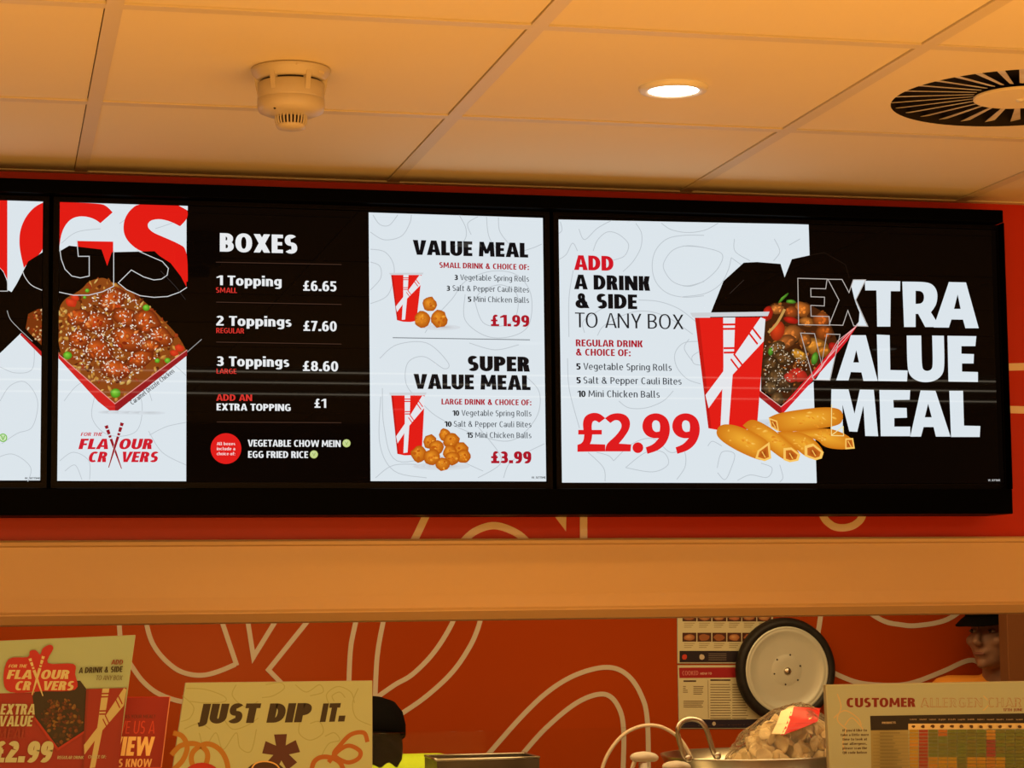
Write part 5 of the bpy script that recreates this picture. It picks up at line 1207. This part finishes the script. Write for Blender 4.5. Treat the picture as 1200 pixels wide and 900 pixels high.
def hand(bm, wrist, dirv, side, r=.0085):
    """palm with five separate bent fingers hanging from the wrist; side=+1/-1 is where the thumb is"""
    w_ = Vector(wrist); d = Vector(dirv).normalized(); s_ = Vector((side, 0, 0)); s_ = (s_-d*s_.dot(d)).normalized(); n = d.cross(s_).normalized()
    ell(bm, w_+d*.045, (.038, .040, .045) if 0 else (.034, .018, .046), Matrix((s_, n, d)).transposed().to_4x4(), 2)
    for i, (off, ln) in enumerate(((.026, .070), (.009, .078), (-.009, .073), (-.025, .058))):
        b = w_+d*.082+s_*off; k1_ = b+d*ln*.45+n*.006; k2_ = k1_+d*ln*.3+n*.016; k3_ = k2_+d*ln*.22+n*.016
        cap_(bm, b-d*.01, k1_, r, r*.93, 8); cap_(bm, k1_, k2_, r*.93, r*.85, 8); cap_(bm, k2_, k3_, r*.85, r*.75, 8)
    b = w_+d*.025+s_*.028; k1_ = b+s_*.022+d*.028+n*.008; k2_ = k1_+s_*.006+d*.026+n*.010
    cap_(bm, b, k1_, r*1.25, r*1.05, 8); cap_(bm, k1_, k2_, r*1.05, r*.85, 8)
def person(loc, yaw, eye_z, label, lean, shirt, skin, headpitch=0, headyaw=0, hunch=False, vox=.0062):
    """figure faces -Y at yaw 0. eye_z is the eye height; lean bends the trunk forward (metres of head offset)."""
    t = thing('person', loc, label, 'person')
    T = Matrix.Translation(loc) @ Matrix.Rotation(yaw, 4, 'Z')
    hipz = .90 if eye_z > 1.45 else .84; head = Vector((0, -lean, eye_z)); neck = head+Vector((0, .03+lean*.12, -.135)); chest = neck+Vector((0, .02+lean*.25, -.17))
    hip = Vector((0, .02+lean*.25, hipz))
    if hunch: neck = head+Vector((0, .115, -.03)); chest = neck+Vector((0, .06, -.23)); hip = Vector((0, .22, hipz))
    sh = [neck+Vector((sg*.165, .01+lean*.1, -.062 if not hunch else -.022)) for sg in (-1, 1)]
    el = [s_+Vector((sg*.05, -.02-lean*.2, -.27)) for s_, sg in zip(sh, (-1, 1))]
    wr_ = [e+Vector((-sg*.05, -.18, -.10)) for e, sg in zip(el, (-1, 1))]
    bm = bmesh.new()
    HM = Matrix.Translation(head) @ Matrix.Rotation(headyaw, 4, 'Z') @ Matrix.Rotation(headpitch, 4, 'X')
    def hp_(x, y, z): return HM @ Vector((x, y, z))
    HR = HM.to_3x3().to_4x4()
    ell(bm, hp_(0, .012, .028), (.076, .095, .096), HR); ell(bm, hp_(0, -.028, -.035), (.060, .062, .075), HR); ell(bm, hp_(0, -.045, -.080), (.040, .042, .030), HR)
    ell(bm, hp_(0, -.078, .022), (.050, .014, .012), HR, 2)                                # brow
    for sg in (-1, 1): ell(bm, hp_(sg*.040, -.062, -.028), (.022, .024, .020), HR, 2)       # cheeks
    cap_(bm, hp_(0, -.086, .012), hp_(0, -.112, -.030), .007, .0115, 8); ell(bm, hp_(0, -.104, -.036), (.017, .012, .009), HR, 2)
    ell(bm, hp_(0, -.090, -.060), (.024, .010, .006), HR, 2); ell(bm, hp_(0, -.088, -.070), (.021, .010, .007), HR, 2); ell(bm, hp_(0, -.080, -.094), (.020, .016, .015), HR, 2)
    for sg in (-1, 1): ell(bm, hp_(sg*.078, .016, -.008), (.009, .018, .031), HR, 2)
    cap_(bm, hp_(0, .02, -.06), neck+Vector((0, .01, -.03)), .054, .060)
    cap_(bm, sh[0], sh[1], .055, .055); ell(bm, chest, (.165, .11, .19)); cap_(bm, chest, hip+Vector((0, 0, .05)), .13, .135); cap_(bm, hip+Vector((-.07, 0, 0)), hip+Vector((.07, 0, 0)), .115, .115)
    for s_, e, w_, sg in zip(sh, el, wr_, (-1, 1)):
        cap_(bm, s_, e, .050, .038); cap_(bm, e, w_, .037, .026); hand(bm, w_, (w_-e), -sg)
    for sg in (-1, 1):
        h_ = hip+Vector((sg*.09, 0, -.02)); k_ = Vector((sg*.10, -.03+hip.y*.5, .47)); a_ = Vector((sg*.10, .02, .085))
        cap_(bm, h_, k_, .085, .056); cap_(bm, k_, a_, .054, .036); cap_(bm, a_+Vector((0, .02, -.045)), a_+Vector((sg*.01, -.15, -.055)), .036, .028)
    melt('body', bm, skin, t, T, vox)
    # shirt: same trunk, a centimetre larger, short sleeves
    bm = bmesh.new(); g = .012
    cap_(bm, sh[0], sh[1], .055+g, .055+g); ell(bm, chest, (.165+g, .11+g, .19)); cap_(bm, chest, hip+Vector((0, 0, .03)), .13+g, .138+g)
    cap_(bm, neck+Vector((0, .012, -.055)), neck+Vector((0, .012, -.018)), .075 if not hunch else .10, .066 if not hunch else .085)
    for s_, e in zip(sh, el): cap_(bm, s_, s_.lerp(e, .62), .050+g, .046+g)
    melt('shirt', bm, shirt, t, T, .008)
    bm = bmesh.new(); cap_(bm, hip+Vector((-.07, 0, 0)), hip+Vector((.07, 0, 0)), .13, .13)
    for sg in (-1, 1):
        h_ = hip+Vector((sg*.09, 0, -.02)); k_ = Vector((sg*.10, -.03+hip.y*.5, .47)); a_ = Vector((sg*.10, .02, .13)); cap_(bm, h_, k_, .098, .068); cap_(bm, k_, a_, .066, .052)
    melt('trousers', bm, M['trouser'], t, T, .010)
    bm = bmesh.new()
    for sg in (-1, 1):
        a_ = Vector((sg*.10, .02, .085)); cap_(bm, a_+Vector((0, .025, -.04)), a_+Vector((sg*.01, -.165, -.045)), .045, .038)
    melt('shoes', bm, M['capblack'], t, T, .008)
    # hair, cap, eyes
    def kid(name, fn, mt, vox_=None):
        bm = bmesh.new(); fn(bm)
        if vox_: return melt(name, bm, mt, t, T, vox_)
        bmesh.ops.transform(bm, matrix=T, verts=bm.verts); return obj(name, bm, mt, t, True)
    def hair(bm):
        ell(bm, hp_(0, .026, .030), (.080, .092, .098), HR)
        for sg in (-1, 1): ell(bm, hp_(sg*.068, .020, .020), (.016, .050, .045), HR, 2)
        ell(bm, hp_(0, .070, -.030), (.062, .040, .055), HR)
        if hunch: ell(bm, hp_(0, .04, -.03), (.086, .075, .085), HR); cap_(bm, hp_(0, .05, -.02), neck+Vector((0, .01, .01)), .082, .078)
    kid('hair', hair, M['hair'], .006)
    def cap(bm):
        prof = [(.090, -.002), (.093, .0), (.094, .03), (.088, .06), (.070, .086), (.040, .100), (.008, .104), (.006, .108), (0, .108)]
        m0 = HM @ Matrix.Translation((0, .014, .048)) @ Matrix.Rotation(.10, 4, 'X')
        n0 = len(bm.verts); lathe(bm, prof, (0, 0, 0), 40); vs = list(bm.verts)
        for v in vs: v.co.y *= 1.13
        # brim
        top = []; bot = []
        N = 14
        for i in range(N+1):
            a = math.radians(205+130*i/N); c_, s2 = math.cos(a), math.sin(a)
            e = 1-abs(i-N/2)/(N/2); e = math.sqrt(max(0, 1-(1-e)**2))
            inn = Vector((.091*c_, .103*s2, .002)); outp = Vector((.094*c_, .103*s2-.075*e, -.006-.006*abs(c_)-.008*e+.012*(1-abs(c_))*0))
            r1 = [bm.verts.new(inn), bm.verts.new(inn.lerp(outp, .5)+Vector((0, 0, .004*e))), bm.verts.new(outp)]
            r2 = [bm.verts.new(v.co-Vector((0, 0, .0025))) for v in r1]; top.append(r1); bot.append(r2)
        for i in range(N):
            for j in range(2):
                bm.faces.new((top[i][j], top[i+1][j], top[i+1][j+1], top[i][j+1])); bm.faces.new((bot[i][j], bot[i][j+1], bot[i+1][j+1], bot[i+1][j]))
            bm.faces.new((top[i][2], top[i+1][2], bot[i+1][2], bot[i][2]))
        bmesh.ops.transform(bm, matrix=m0, verts=bm.verts)
    kid('cap', cap, M['capblack'])
    for sg in (-1, 1):
        eb = kid('eye', lambda bm: ell(bm, hp_(sg*.031, -.0765, .000), (.0135, .0085, .0065), HR, 2), M['eyewhite'])
        bm = bmesh.new(); ell(bm, hp_(sg*.031, -.0835, .000), (.0055, .0030, .0055), HR, 2); bmesh.ops.transform(bm, matrix=T, verts=bm.verts); obj('iris', bm, M['iris'], eb, True)
        kid('eyebrow', lambda bm: cap_(bm, hp_(sg*.014, -.0905, .020), hp_(sg*.048, -.080, .023), .0038, .0028, 8), M['hair'])
    kid('lips', lambda bm: ell(bm, hp_(0, -.0965, -.065), (.021, .0055, .0055), HR, 2), M['lip'])
    return t
e = atY(1155, 739, 5.98)
person((e.x+.035, 5.98, 0), math.radians(-42), e.z, 'worker in black cap and orange top looking left beside the tall brown cabinet', 0, M['orange_cloth'], M['skin'], 0, math.radians(-16))
e = atY(431, 886, 5.78)
person((e.x, 5.75, 0), math.radians(178), e.z, 'worker in black cap and lime green shirt turned away behind the just dip it card', 0, M['lime'], M['skin_l'], .15, 0, True)
